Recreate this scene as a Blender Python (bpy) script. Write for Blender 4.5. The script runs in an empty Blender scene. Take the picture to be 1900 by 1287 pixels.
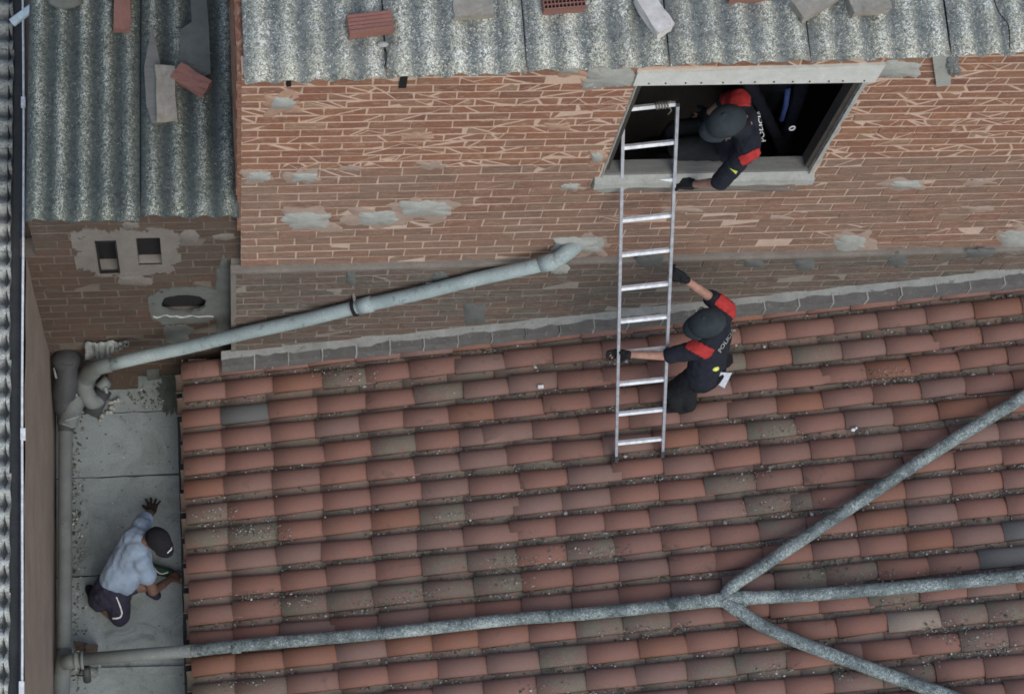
import bpy, bmesh, math, random
from mathutils import Vector, Matrix, noise
from mathutils.bvhtree import BVHTree
random.seed(7)
R = random.random
U = random.uniform
scene = bpy.context.scene
# ------------------------------------------------------------------ camera
F = 3500.0
PCX, PCY = 950.0, 643.5
_down = Vector((-510, 1457, F)).normalized()
_dx = Vector((21836, -764, F)); _dx = (_dx - _down * _dx.dot(_down)).normalized()
_dz = -_down
_dy = _dz.cross(_dx)
CAM = Vector((0, -6.54, 16.7))
cd = bpy.data.cameras.new('camera')
cam = bpy.data.objects.new('camera', cd)
scene.collection.objects.link(cam)
cd.sensor_fit = 'HORIZONTAL'; cd.sensor_width = 36.0; cd.lens = 36.0 * F / 1900.0
cd.clip_start = 0.1; cd.clip_end = 2000
xr = Vector((_dx.x, _dy.x, _dz.x)); yd = Vector((_dx.y, _dy.y, _dz.y)); zf = Vector((_dx.z, _dy.z, _dz.z))
mw = Matrix.Identity(4)
for r_ in range(3):
    mw[r_][0] = xr[r_]; mw[r_][1] = -yd[r_]; mw[r_][2] = -zf[r_]; mw[r_][3] = CAM[r_]
cam.matrix_world = mw
scene.camera = cam
# ------------------------------------------------------------------ world, sun, exposure
SUN_EL, SUN_AZ = math.radians(48), math.radians(160)
w = bpy.data.worlds.new('World'); scene.world = w; w.use_nodes = True
nt = w.node_tree; nt.nodes.clear()
sky = nt.nodes.new('ShaderNodeTexSky'); sky.sky_type = 'NISHITA'; sky.sun_disc = False
sky.sun_elevation = SUN_EL; sky.sun_rotation = SUN_AZ
sky.air_density = 1.0; sky.dust_density = 1.6; sky.ozone_density = 0.0
bg = nt.nodes.new('ShaderNodeBackground'); bg.inputs[1].default_value = 0.145
ow = nt.nodes.new('ShaderNodeOutputWorld')
nt.links.new(sky.outputs[0], bg.inputs[0]); nt.links.new(bg.outputs[0], ow.inputs[0])
sd = bpy.data.lights.new('sun', 'SUN'); sd.energy = 0.85; sd.angle = math.radians(50); sd.color = (1, .985, .90)
so = bpy.data.objects.new('sun', sd); scene.collection.objects.link(so)
sdir = Vector((math.sin(SUN_AZ) * math.cos(SUN_EL), math.cos(SUN_AZ) * math.cos(SUN_EL), math.sin(SUN_EL)))
so.rotation_euler = sdir.to_track_quat('Z', 'Y').to_euler(); so.location = (0, 0, 30)
scene.render.engine = 'CYCLES'
scene.cycles.filter_width = 1.7
vs = scene.view_settings
vs.view_transform = 'Standard'; vs.look = 'None'; vs.gamma = 1; vs.use_curve_mapping = False
vs.exposure = 0.35

# ------------------------------------------------------------------ placing helpers
def ray(px, py):
    return (xr * (px - PCX) + yd * (py - PCY) + zf * F) / F
def onY(px, py, Y):
    r = ray(px, py); return CAM + r * ((Y - CAM.y) / r.y)
def onZ(px, py, Z):
    r = ray(px, py); return CAM + r * ((Z - CAM.z) / r.z)
def onX(px, py, X):
    r = ray(px, py); return CAM + r * ((X - CAM.x) / r.x)
RS = 0.19
def roofz(x): return 0.669 + RS * (x - 0.196)          # top of the cover tiles
def onR(px, py, off=0.0):
    r = ray(px, py); n = Vector((-RS, 0, 1)); p0 = Vector((0.196, 0, 0.669 + off))
    return CAM + r * ((p0 - CAM).dot(n) / r.dot(n))
def onP(px, py, p0, n):
    r = ray(px, py); return CAM + r * ((p0 - CAM).dot(n) / r.dot(n))
def proj(p):
    d = p - CAM; z = d.dot(zf); return PCX + F * d.dot(xr) / z, PCY + F * d.dot(yd) / z

# ------------------------------------------------------------------ object helpers
col = scene.collection
def tag(o, label=None, cat=None, group=None, kind=None):
    if label: o['label'] = label
    if cat: o['category'] = cat
    if group: o['group'] = group
    if kind: o['kind'] = kind
    return o
def empty(name, loc, label, cat, group=None):
    o = bpy.data.objects.new(name, None); col.objects.link(o); o.location = loc
    o.empty_display_size = .1
    bpy.context.view_layer.update()
    return tag(o, label, cat, group)
def link(name, me, parent=None, mat=None):
    o = bpy.data.objects.new(name, me); col.objects.link(o)
    if mat: me.materials.clear(); me.materials.append(mat)
    if parent: setpar(o, parent)
    return o
def root_mat(p):
    m = Matrix.Identity(4); chain = []
    while p: chain.append(p); p = p.parent
    for q in reversed(chain):
        m = m @ (q.matrix_parent_inverse if q.parent else Matrix.Identity(4)) @ q.matrix_basis
    return m
def setpar(o, parent):
    o.parent = parent
    o.matrix_parent_inverse = root_mat(parent).inverted()

class MB:
    def __init__(s): s.v = []; s.f = []; s.t = []; s.a = []
    def add(s, vs, fs, tone=None, attr=None):
        b = len(s.v); s.v += [tuple(v) for v in vs]
        for f in fs: s.f.append([b + i for i in f]); s.t.append(R() if tone is None else tone)
        s.a += (attr if attr is not None else [0.0] * len(vs))
    def box(s, lo, hi, tone=None, M=None, jit=0):
        x0, y0, z0 = lo; x1, y1, z1 = hi
        vs = [Vector(p) for p in ((x0, y0, z0), (x1, y0, z0), (x1, y1, z0), (x0, y1, z0), (x0, y0, z1), (x1, y0, z1), (x1, y1, z1), (x0, y1, z1))]
        if jit: vs = [v + Vector((U(-jit, jit), U(-jit, jit), U(-jit, jit))) for v in vs]
        if M: vs = [M @ v for v in vs]
        if tone is None: tone = R()
        s.add(vs, [(0, 3, 2, 1), (4, 5, 6, 7), (0, 1, 5, 4), (1, 2, 6, 5), (2, 3, 7, 6), (3, 0, 4, 7)], tone)
    def prism(s, pts, axis_vec, tone=None):
        # pts: 3D polygon, extruded along axis_vec
        n = len(pts); vs = [Vector(p) for p in pts] + [Vector(p) + axis_vec for p in pts]
        fs = [tuple(range(n)), tuple(range(2 * n - 1, n - 1, -1))] + [(i, i + n, (i + 1) % n + n, (i + 1) % n) for i in range(n)]
        s.add(vs, fs, R() if tone is None else tone)
    def tube(s, pts, rad, seg=14, tone=None, caps=True, closed_smooth=None):
        pts = [Vector(p) for p in pts]; n = len(pts)
        rads = rad if isinstance(rad, (list, tuple)) else [rad] * n
        vs = []; up = None
        for i, p in enumerate(pts):
            d = (pts[min(i + 1, n - 1)] - pts[max(i - 1, 0)]).normalized()
            if up is None:
                up = Vector((0, 0, 1)) if abs(d.z) < .9 else Vector((1, 0, 0))
            a = d.cross(up).normalized(); b = a.cross(d).normalized(); up = b
            for k in range(seg):
                t = 2 * math.pi * k / seg
                vs.append(p + (a * math.cos(t) + b * math.sin(t)) * rads[i])
        fs = [(i * seg + k, i * seg + (k + 1) % seg, (i + 1) * seg + (k + 1) % seg, (i + 1) * seg + k) for i in range(n - 1) for k in range(seg)]
        if caps: fs += [tuple(range(seg - 1, -1, -1)), tuple(range((n - 1) * seg, n * seg))]
        s.add(vs, fs, R() if tone is None else tone)
    def cap(s, p0, r0, p1, r1, seg=12, rings=4, flat=None):
        p0 = Vector(p0); p1 = Vector(p1); d = p1 - p0
        if d.length < 1e-6: d = Vector((0, 0, 1e-4)); p1 = p0 + d
        d.normalize()
        pts = []; rr = []
        for i in range(rings + 1):
            t = math.pi / 2 * i / rings
            pts.append(p0 - d * r0 * math.cos(t)); rr.append(max(r0 * math.sin(t), 1e-4))
        for i in range(rings + 1):
            t = math.pi / 2 * i / rings
            pts.append(p1 + d * r1 * math.sin(t)); rr.append(max(r1 * math.cos(t), 1e-4))
        up = Vector((0, 0, 1)) if abs(d.z) < .9 else Vector((1, 0, 0))
        a = d.cross(up).normalized(); b = a.cross(d).normalized()
        vs = []
        for p, r in zip(pts, rr):
            for k in range(seg):
                t = 2 * math.pi * k / seg
                vs.append(p + (a * math.cos(t) + b * math.sin(t)) * r)
        n = len(pts)
        fs = [(i * seg + k, i * seg + (k + 1) % seg, (i + 1) * seg + (k + 1) % seg, (i + 1) * seg + k) for i in range(n - 1) for k in range(seg)]
        fs += [tuple(range(seg - 1, -1, -1)), tuple(range((n - 1) * seg, n * seg))]
        s.add(vs, fs, 0)
    def ell(s, c, rx, ry, rz, rot=None, seg=16, rings=10):
        c = Vector(c); M = rot.to_3x3() if rot else Matrix.Identity(3)
        vs = []
        for i in range(rings + 1):
            th = math.pi * i / rings; st = max(math.sin(th), 1e-3)
            for k in range(seg):
                ph = 2 * math.pi * k / seg
                vs.append(c + M @ Vector((rx * st * math.cos(ph), ry * st * math.sin(ph), rz * math.cos(th))))
        fs = [(i * seg + k, (i + 1) * seg + k, (i + 1) * seg + (k + 1) % seg, i * seg + (k + 1) % seg) for i in range(rings) for k in range(seg)]
        fs += [tuple(range(seg)), tuple(range((rings + 1) * seg - 1, rings * seg - 1, -1))]
        s.add(vs, fs, 0)
    def mesh(s, name, smooth=False):
        me = bpy.data.meshes.new(name)
        me.from_pydata(s.v, [], s.f); me.update()
        at = me.attributes.new('tone', 'FLOAT', 'FACE'); at.data.foreach_set('value', s.t)
        if any(s.a):
            at = me.attributes.new('ridge', 'FLOAT', 'POINT'); at.data.foreach_set('value', s.a)
        bm = bmesh.new(); bm.from_mesh(me); bmesh.ops.recalc_face_normals(bm, faces=bm.faces); bm.to_mesh(me); bm.free()
        if smooth: me.polygons.foreach_set('use_smooth', [True] * len(me.polygons))
        return me
    def build(s, name, mat, parent=None, smooth=False):
        return link(name, s.mesh(name, smooth), parent, mat)

def smooth_path(pts, sub=6):
    pts = [Vector(p) for p in pts]; out = []
    for i in range(len(pts) - 1):
        p0 = pts[max(i - 1, 0)]; p1 = pts[i]; p2 = pts[i + 1]; p3 = pts[min(i + 2, len(pts) - 1)]
        for k in range(sub):
            t = k / sub
            out.append(.5 * ((2 * p1) + (p2 - p0) * t + (2 * p0 - 5 * p1 + 4 * p2 - p3) * t * t + (3 * p1 - p0 - 3 * p2 + p3) * t ** 3))
    out.append(pts[-1]); return out

# ------------------------------------------------------------------ materials
class NT:
    def __init__(s, name):
        s.m = bpy.data.materials.new(name); s.m.use_nodes = True; s.t = s.m.node_tree; s.t.nodes.clear()
        s.o = s.n('ShaderNodeOutputMaterial'); s.p = s.n('ShaderNodeBsdfPrincipled'); s.l(s.p.outputs[0], s.o.inputs[0])
    def n(s, t, **k):
        x = s.t.nodes.new(t)
        for a, b in k.items(): setattr(x, a, b)
        return x
    def l(s, a, b): s.t.links.new(a, b)
    def coord(s, scale=(1, 1, 1), rnd=True, kind='Object'):
        tc = s.n('ShaderNodeTexCoord'); mp = s.n('ShaderNodeMapping'); mp.inputs['Scale'].default_value = scale
        s.l(tc.outputs[kind], mp.inputs['Vector'])
        if rnd:
            oi = s.n('ShaderNodeObjectInfo'); mu = s.n('ShaderNodeMath', operation='MULTIPLY'); mu.inputs[1].default_value = 37.0
            s.l(oi.outputs['Random'], mu.inputs[0])
            cb = s.n('ShaderNodeCombineXYZ')
            for i in range(3): s.l(mu.outputs[0], cb.inputs[i])
            s.l(cb.outputs[0], mp.inputs['Location'])
        return mp.outputs[0]
    def noise(s, vec, scale, detail=4, rough=.6, dist=0):
        x = s.n('ShaderNodeTexNoise'); x.inputs['Scale'].default_value = scale; x.inputs['Detail'].default_value = detail
        x.inputs['Roughness'].default_value = rough; x.inputs['Distortion'].default_value = dist
        s.l(vec, x.inputs['Vector']); return x.outputs['Fac']
    def ramp(s, fac, stops):
        x = s.n('ShaderNodeValToRGB'); e = x.color_ramp.elements
        while len(e) < len(stops): e.new(.5)
        for i, (p, c) in enumerate(stops):
            e[i].position = p; e[i].color = (c[0], c[1], c[2], 1) if not isinstance(c, (int, float)) else (c, c, c, 1)
        s.l(fac, x.inputs[0]); return x.outputs[0]
    def mix(s, fac, a, b, mode='MIX'):
        x = s.n('ShaderNodeMix', data_type='RGBA', blend_type=mode)
        for sock, val in ((x.inputs[0], fac), (x.inputs[6], a), (x.inputs[7], b)):
            if isinstance(val, (int, float)): sock.default_value = val
            elif isinstance(val, (tuple, list)): sock.default_value = (val[0], val[1], val[2], 1)
            else: s.l(val, sock)
        return x.outputs[2]
    def math(s, op, a, b=0.0):
        x = s.n('ShaderNodeMath', operation=op)
        for sock, val in ((x.inputs[0], a), (x.inputs[1], b)):
            if isinstance(val, (int, float)): sock.default_value = val
            else: s.l(val, sock)
        return x.outputs[0]
    def attr(s, name):
        x = s.n('ShaderNodeAttribute'); x.attribute_name = name; return x.outputs['Fac']
    def tone(s):
        oi = s.n('ShaderNodeObjectInfo')
        return s.math('FRACT', s.math('ADD', oi.outputs['Random'], s.attr('tone')))
    def done(s, color, rough=.85, bump=None, bs=.3, bd=.01, metal=0, spec=.3):
        if isinstance(color, (tuple, list)): s.p.inputs['Base Color'].default_value = (*color, 1)
        else: s.l(color, s.p.inputs['Base Color'])
        if isinstance(rough, (int, float)): s.p.inputs['Roughness'].default_value = rough
        else: s.l(rough, s.p.inputs['Roughness'])
        s.p.inputs['Metallic'].default_value = metal; s.p.inputs['Specular IOR Level'].default_value = spec
        if bump is not None:
            b = s.n('ShaderNodeBump'); b.inputs['Strength'].default_value = bs; b.inputs['Distance'].default_value = bd
            s.l(bump, b.inputs['Height']); s.l(b.outputs[0], s.p.inputs['Normal'])
        return s.m

def m_tile(name, stops, moss, mosscol=(.075, .07, .05), lich=.0):
    s = NT(name); v = s.coord(); v2 = s.coord((1, 3, 3))
    base = s.ramp(s.tone(), stops)
    n1 = s.noise(v, 9, 5, .65); n2 = s.noise(v2, 45, 4, .7); n3 = s.noise(v, 4, 4, .7, .5)
    c = s.mix(s.ramp(n1, [(.3, 0), (.75, .6)]), base, s.mix(.55, base, (.16, .13, .12)))
    c = s.mix(s.ramp(n2, [(.42, 0), (.7, .3)]), c, (.13, .095, .075))
    c = s.mix(s.ramp(n3, [(moss - .06, 0), (moss + .08, .85)]), c, mosscol)
    fl = s.noise(v, 110, 2, .7)
    c = s.mix(s.ramp(fl, [(.66 - lich, 0), (.72 - lich, .55)]), c, (.36, .34, .28))
    return s.done(c, .88, n2, .35, .006)
TERRA = [(0, (0.243, 0.122, 0.092)), (.2, (0.275, 0.130, 0.092)), (.45, (0.263, 0.134, 0.104)), (.65, (0.288, 0.132, 0.092)), (.85, (0.263, 0.141, 0.109)), (1, (0.243, 0.129, 0.099))]
M = {}
M['tile'] = m_tile('terracotta', TERRA, .68)
M['tile_moss'] = m_tile('mossy_terracotta', [(0, (0.182, 0.119, 0.092)), (1, (0.220, 0.132, 0.105))], .5, (0.165, 0.149, 0.110), .05)
M['tile_grey'] = m_tile('grey_tile', [(0, (.118, .125, .12)), (1, (.14, .142, .138))], .72)
M['tile_pale'] = m_tile('pale_tile', [(0, (.33, .26, .20)), (1, (.34, .27, .21))], .68)
M['tile_orange'] = m_tile('orange_terracotta', [(0, (0.272, 0.118, 0.072)), (1, (0.252, 0.113, 0.072))], .72)
M['tile_mauve'] = m_tile('mauve_terracotta', [(0, (0.249, 0.147, 0.119)), (1, (0.242, 0.141, 0.112))], .72)
M['channel'] = m_tile('channel_terracotta', [(0, (0.251, 0.173, 0.135)), (.5, (0.287, 0.188, 0.142)), (1, (0.237, 0.181, 0.142))], .52, (0.186, 0.168, 0.124), .03)

def m_brick(name, stops, streak, mort, mortamt, dirt=(.10, .08, .065)):
    s = NT(name); v = s.coord(rnd=False)
    vs_ = s.coord((1.0, 1, 13), rnd=False); vb = s.coord((1, 1, 2), rnd=False)
    base = s.ramp(s.tone(), stops)
    st = s.noise(vs_, 3.2, 3, .6)
    c = s.mix(s.ramp(st, [(.42, 0), (.60, streak)]), base, s.mix(.6, base, (.09, .065, .05)))
    n = s.noise(v, 60, 4, .7)
    c = s.mix(s.ramp(n, [(.35, .25), (.6, 0)]), c, (.09, .06, .045))
    mm = s.noise(vb, 5.5, 6, .72, .6)
    sm = s.noise(s.coord((1.6, 1, 7), rnd=False), 7, 5, .75, 1.2)
    c = s.mix(s.ramp(sm, [(mortamt - .07, 0), (mortamt + .01, .65)]), c, mort)
    c = s.mix(s.ramp(mm, [(mortamt, 0), (mortamt + .1, .8)]), c, mort)
    big = s.noise(v, .9, 3, .6)
    c = s.mix(s.ramp(big, [(.42, 0), (.72, .5)]), c, dirt)
    return s.done(c, .9, n, .4, .006)
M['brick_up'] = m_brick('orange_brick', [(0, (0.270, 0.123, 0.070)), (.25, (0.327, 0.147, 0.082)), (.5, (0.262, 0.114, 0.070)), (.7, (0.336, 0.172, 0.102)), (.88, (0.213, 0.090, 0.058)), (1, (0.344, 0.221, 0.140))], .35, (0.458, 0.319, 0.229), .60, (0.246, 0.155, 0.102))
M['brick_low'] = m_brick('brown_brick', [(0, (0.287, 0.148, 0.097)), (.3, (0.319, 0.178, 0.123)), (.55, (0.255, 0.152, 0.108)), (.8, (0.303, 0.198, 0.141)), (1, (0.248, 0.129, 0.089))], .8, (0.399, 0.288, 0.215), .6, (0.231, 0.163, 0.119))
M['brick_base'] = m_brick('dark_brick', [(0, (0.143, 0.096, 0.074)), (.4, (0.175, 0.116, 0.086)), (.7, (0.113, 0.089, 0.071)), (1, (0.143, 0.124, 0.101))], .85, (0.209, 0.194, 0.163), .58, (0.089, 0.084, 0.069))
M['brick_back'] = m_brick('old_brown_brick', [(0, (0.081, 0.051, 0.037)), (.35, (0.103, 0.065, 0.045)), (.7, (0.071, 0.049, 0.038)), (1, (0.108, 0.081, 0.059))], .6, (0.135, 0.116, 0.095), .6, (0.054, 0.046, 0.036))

def m_plain(name, c1, c2, scale=6, rough=.9, bs=.4, spot=None, spotc=(.05, .05, .045), bd=.008, stretch=(1, 1, 1)):
    s = NT(name); v = s.coord(stretch, rnd=False)
    n = s.noise(v, scale, 6, .68, .2); n2 = s.noise(v, scale * 9, 4, .7)
    c = s.mix(s.ramp(n, [(.3, 0), (.72, 1)]), c1, c2)
    c = s.mix(s.ramp(n2, [(.3, .35), (.55, 0)]), c, tuple(x * .5 for x in c1))
    if spot:
        n3 = s.noise(v, scale * 3, 3, .8, .3)
        c = s.mix(s.ramp(n3, [(spot, 0), (spot + .07, .85)]), c, spotc)
    return s.done(c, rough, n2, bs, bd)
M['mortar_up'] = m_plain('pink_mortar', (.64, .47, .36), (.50, .35, .26), 5)
M['mortar_low'] = m_plain('brown_mortar', (.60, .46, .36), (.46, .34, .26), 5)
M['smear_up'] = m_plain('thin_pink_smear', (.47, .32, .23), (.34, .20, .13), 9)
M['smear_low'] = m_plain('thin_grey_smear', (.40, .32, .26), (.32, .22, .165), 9)
M['mortar_base'] = m_plain('grey_brown_mortar', (.30, .265, .22), (.20, .175, .145), 5)
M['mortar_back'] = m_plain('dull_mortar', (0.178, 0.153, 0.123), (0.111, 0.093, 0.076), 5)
M['cement'] = m_plain('cement_patch', (.42, .43, .39), (.30, .30, .265), 8, spot=.66, spotc=(.18, .17, .15))
M['cement_dark'] = m_plain('dark_cement', (0.150, 0.160, 0.145), (0.102, 0.108, 0.098), 8)
M['plaster'] = m_plain('worn_plaster', (.215, .195, .17), (.15, .132, .112), 5)
M['lintel'] = m_plain('pale_concrete', (.68, .69, .64), (.54, .54, .49), 9, spot=.7, spotc=(.3, .27, .22))
M['wood_dark'] = m_plain('weathered_wood', (.045, .040, .034), (.075, .066, .055), 4, stretch=(1, 6, 6))
M['wood_grey'] = m_plain('grey_wood', (.14, .14, .13), (.21, .21, .19), 4, stretch=(1, 8, 8))
M['black'] = m_plain('black_and_painted_shade', (.012, .012, .012), (.02, .02, .02), 5)  # black parts, and painted shade in vents, recess and roof seams
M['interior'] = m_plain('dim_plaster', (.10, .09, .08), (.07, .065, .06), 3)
M['floor'] = None
s = NT('terrace_concrete'); v = s.coord(rnd=False)
n1 = s.noise(v, 1.3, 5, .6, .8); n2 = s.noise(v, 3.2, 6, .7, 1.2); n3 = s.noise(v, 14, 6, .75, .4); n4 = s.noise(v, 60, 3, .7)
c = s.mix(s.ramp(n1, [(.35, 0), (.62, 1)]), (.29, .325, .33), (.225, .26, .245))
c = s.mix(s.ramp(n2, [(.50, 0), (.60, .55)]), c, (.33, .375, .37))
c = s.mix(s.ramp(n2, [(.33, .6), (.44, 0)]), c, (.115, .14, .12))
c = s.mix(s.ramp(n3, [(.60, 0), (.72, .7)]), c, (.08, .09, .075))
c = s.mix(s.ramp(n4, [(.3, .4), (.5, 0)]), c, (.11, .12, .11))
M['floor'] = s.done(c, s.ramp(n2, [(.3, .55), (.6, .9)]), n3, .3, .006)
M['floor_gap'] = m_plain('grimy_joint', (.06, .06, .05), (.035, .035, .03), 8)
M['render'] = m_plain('brown_render', (.33, .26, .21), (.24, .185, .145), 2.2, spot=.7, spotc=(.10, .08, .065), stretch=(1, 1, 1.4))
M['gutter'] = m_plain('dark_gutter', (.045, .05, .052), (.075, .08, .08), 6, .7, spot=.7, spotc=(.16, .15, .13))
M['kerb_brick'] = m_plain('slate_grey_brick', (.175, .17, .158), (.115, .108, .098), 7, spot=.6, spotc=(.25, .24, .21))
M['fillet'] = m_plain('weathered_fillet', (.30, .305, .28), (.19, .19, .17), 6, spot=.6, spotc=(.13, .125, .11))
M['ground'] = m_plain('earth', (.09, .08, .065), (.06, .055, .045), .5)
M['dark_green_patch'] = m_plain('dark_green_patch', (.10, .12, .10), (.055, .065, .05), 12)  # dark green tone of the flat patch at the eave corner
M['deck'] = m_plain('roof_bed', (.06, .05, .04), (.04, .035, .03), 5)

def m_fibre(name, c1, c2, fl, thr, valley, rdw=.09):
    s = NT(name); v = s.coord(rnd=False)
    rd = s.attr('ridge')
    n1 = s.noise(v, 2.2, 5, .65, .4)
    base = s.mix(s.ramp(n1, [(.3, 0), (.7, 1)]), c1, c2)
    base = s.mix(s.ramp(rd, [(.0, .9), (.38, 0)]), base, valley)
    g = s.noise(v, 30, 5, .8, .8)
    base = s.mix(s.ramp(g, [(.46, 0), (.58, .7)]), base, tuple(x * .32 for x in c1))
    f = s.noise(v, 62, 3, .8, 1.4)
    n4 = s.noise(v, 1.6, 3, .6)
    th = s.math('ADD', f, s.math('MULTIPLY', s.math('SUBTRACT', rd, .5), rdw))
    th = s.math('ADD', th, s.math('MULTIPLY', s.math('SUBTRACT', n4, .5), .22))
    fc = s.mix(s.ramp(s.noise(v, 9, 3, .6), [(.35, 0), (.65, 1)]), fl, (fl[0] * .78, fl[1] * .76, fl[2] * .64))
    c = s.mix(s.ramp(th, [(thr, 0), (thr + .035, 1)]), base, fc)
    return s.done(c, .9, f, .6, .010)
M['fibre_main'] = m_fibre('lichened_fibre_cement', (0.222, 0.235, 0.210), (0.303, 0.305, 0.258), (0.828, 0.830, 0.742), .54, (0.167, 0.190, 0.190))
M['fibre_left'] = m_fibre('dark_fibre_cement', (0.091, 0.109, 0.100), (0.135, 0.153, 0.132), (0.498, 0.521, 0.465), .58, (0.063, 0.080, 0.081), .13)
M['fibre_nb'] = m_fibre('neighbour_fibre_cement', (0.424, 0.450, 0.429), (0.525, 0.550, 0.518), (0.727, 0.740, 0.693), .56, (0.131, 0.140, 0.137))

def m_pipe(name, c1, c2, amt, flk=(.42, .46, .47), dk=(.05, .06, .065)):
    s = NT(name); v = s.coord(rnd=False)
    n = s.noise(v, 4, 4, .6); base = s.mix(s.ramp(n, [(.3, 0), (.7, 1)]), c1, c2)
    lf = s.math('MULTIPLY', s.math('SUBTRACT', s.noise(v, 3.1, 3, .6), .5), .38)
    f = s.math('ADD', s.noise(v, 58, 4, .8, 1.4), lf); g = s.math('SUBTRACT', s.noise(v, 24, 5, .8, .9), lf)
    base = s.mix(s.ramp(g, [(1 - amt * .92, 0), (1.06 - amt * .92, .8)]), base, dk)
    c = s.mix(s.ramp(f, [(1.02 - amt, 0), (1.08 - amt, .9)]), base, flk)
    return s.done(c, .7, f, .3, .006, spec=.4)
M['pipe_roof'] = m_pipe('lichened_pvc', (0.150, 0.182, 0.177), (0.110, 0.136, 0.135), .5, (0.460, 0.525, 0.484), (0.040, 0.053, 0.052))
M['pipe_terrace'] = m_pipe('dusty_pvc', (0.200, 0.217, 0.200), (0.135, 0.151, 0.140), .40, (0.330, 0.364, 0.330), (0.080, 0.091, 0.084))
M['pipe_clean'] = m_pipe('grey_pvc', (0.360, 0.434, 0.423), (0.250, 0.303, 0.293), .45, (0.460, 0.515, 0.484), (0.130, 0.157, 0.149))
M['pipe_dark'] = m_plain('dark_pvc', (.05, .053, .054), (.075, .078, .08), 5, .6)
M['tape'] = m_plain('silver_flashing', (.40, .42, .40), (.10, .12, .11), 9, .5)
def m_flat(name, c, rough=.7, metal=0, n=.0, spec=.3, sc=20):
    s = NT(name); v = s.coord(rnd=False); k = s.noise(v, sc, 4, .6)
    cc = s.mix(s.ramp(k, [(.35, 0), (.65, 1)]), tuple(x * .82 for x in c), tuple(min(x * 1.15, 1) for x in c))
    return s.done(cc, rough, k, .25, .004, metal, spec)
M['alu'] = m_flat('aluminium', (.50, .52, .56), .42, .55, spec=.5)
M['alu_rung'] = m_flat('bright_aluminium', (.84, .87, .9), .3, .05, spec=.6)
M['cloth_navy'] = m_flat('navy_cloth', (.016, .018, .026), .95, sc=30)
M['cloth_black'] = m_flat('black_cloth', (.014, .016, .018), .95)
M['cap_grey'] = m_flat('charcoal_cap', (.030, .040, .044), .9, sc=12)
M['cap_black'] = m_flat('black_cap', (.012, .012, .014), .9)
M['red'] = m_flat('red_cloth', (.40, .035, .032), .85)
M['skin'] = m_flat('skin', (.40, .225, .165), .6)
M['skin_dark'] = m_flat('tanned_skin', (.155, .09, .068), .6)
M['glove'] = m_flat('black_glove', (.012, .013, .014), .85)
M['hand_dark_brown'] = m_flat('dark_brown_hand', (.045, .032, .028), .9)
M['tshirt'] = m_flat('pale_blue_cotton', (.225, .285, .355), .95, sc=5)
M['shorts'] = m_flat('dark_navy_shorts', (.028, .027, .045), .95)
M['white'] = m_flat('white_paint', (.8, .8, .8), .6)
M['yellow'] = m_flat('yellow_plastic', (.75, .78, .15), .5)
M['green'] = m_flat('green_shoe', (.02, .05, .03), .7)
M['blue'] = m_flat('blue_strap', (.03, .05, .16), .8)
M['rope'] = m_flat('rope', (.22, .2, .17), .9)
M['ivory'] = m_flat('white_cable', (.74, .74, .73), .6)
M['tube'] = m_flat('pale_blue_tube', (.55, .65, .68), .5)
M['paper'] = m_flat('printed_paper', (.5, .52, .56), .8, sc=60)
M['redbrick'] = m_brick('loose_red_brick', [(0, (.30, .13, .10)), (1, (.33, .15, .115))], .3, (.35, .3, .25), .68, (.2, .12, .1))
M['greybrick'] = m_plain('mortared_brick', (0.355, 0.333, 0.281), (0.237, 0.207, 0.168), 14, spot=.62, spotc=(0.142, 0.115, 0.086))
M['whitebrick'] = m_plain('limewashed_brick', (0.700, 0.675, 0.625), (0.500, 0.450, 0.413), 12, spot=.64, spotc=(0.450, 0.163, 0.125))
M['debris'] = None
s = NT('crumbs'); t = s.tone()
M['debris'] = s.done(s.ramp(t, [(0, (.06, .06, .045)), (.4, (.12, .115, .088)), (.65, (.22, .215, .18)), (.85, (.36, .36, .32)), (1, (.6, .6, .56))]), .9)

# ================================================================== SETTING
g = MB(); g.add([(-150, -150, -.16), (150, -150, -.16), (150, 150, -.16), (-150, 150, -.16)], [(0, 1, 2, 3)])
tag(g.build('ground', M['ground']), kind='structure')

# terrace: bed sheet + separate concrete slabs, joints at the photo's lines
XL, XE = -1.42, -0.23
tf = MB(); tf.box((XL - .1, -7.0, -.15), (XE + .1, .1, -.04))
terr = tag(tf.build('terrace_floor', M['floor_gap']), kind='structure')
ys = [.08, -.28, onZ(240, 882, 0).y, onZ(240, 1064, 0).y, onZ(240, 1246, 0).y, onZ(240, 1246, 0).y - .9, -5.2, -7.0]
for i in range(len(ys) - 1):
    dz = [0, .0, -.012, .004, 0, .006, 0][i]
    tf = MB(); gx = 12; gy = 6; vs_ = []; y0, y1 = ys[i + 1] + .006, ys[i] - .006
    for a in range(gy + 1):
        for b in range(gx + 1):
            x = XL + .002 + (XE + .02 - XL) * b / gx; y = y0 + (y1 - y0) * a / gy
            jx = U(-.006, .006) if a in (0, gy) else 0
            vs_.append((x, y + jx, dz + .008 * noise.noise(Vector((x * 3, y * 3, i)))))
    fs = [(a * (gx + 1) + b, a * (gx + 1) + b + 1, (a + 1) * (gx + 1) + b + 1, (a + 1) * (gx + 1) + b) for a in range(gy) for b in range(gx)]
    tf.add(vs_, fs, R())
    tf.add([vs_[0], vs_[gx], (vs_[gx][0], vs_[gx][1], -.06), (vs_[0][0], vs_[0][1], -.06)], [(0, 1, 2, 3)], R())
    tf.build('concrete_slab', M['floor'], terr)

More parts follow.
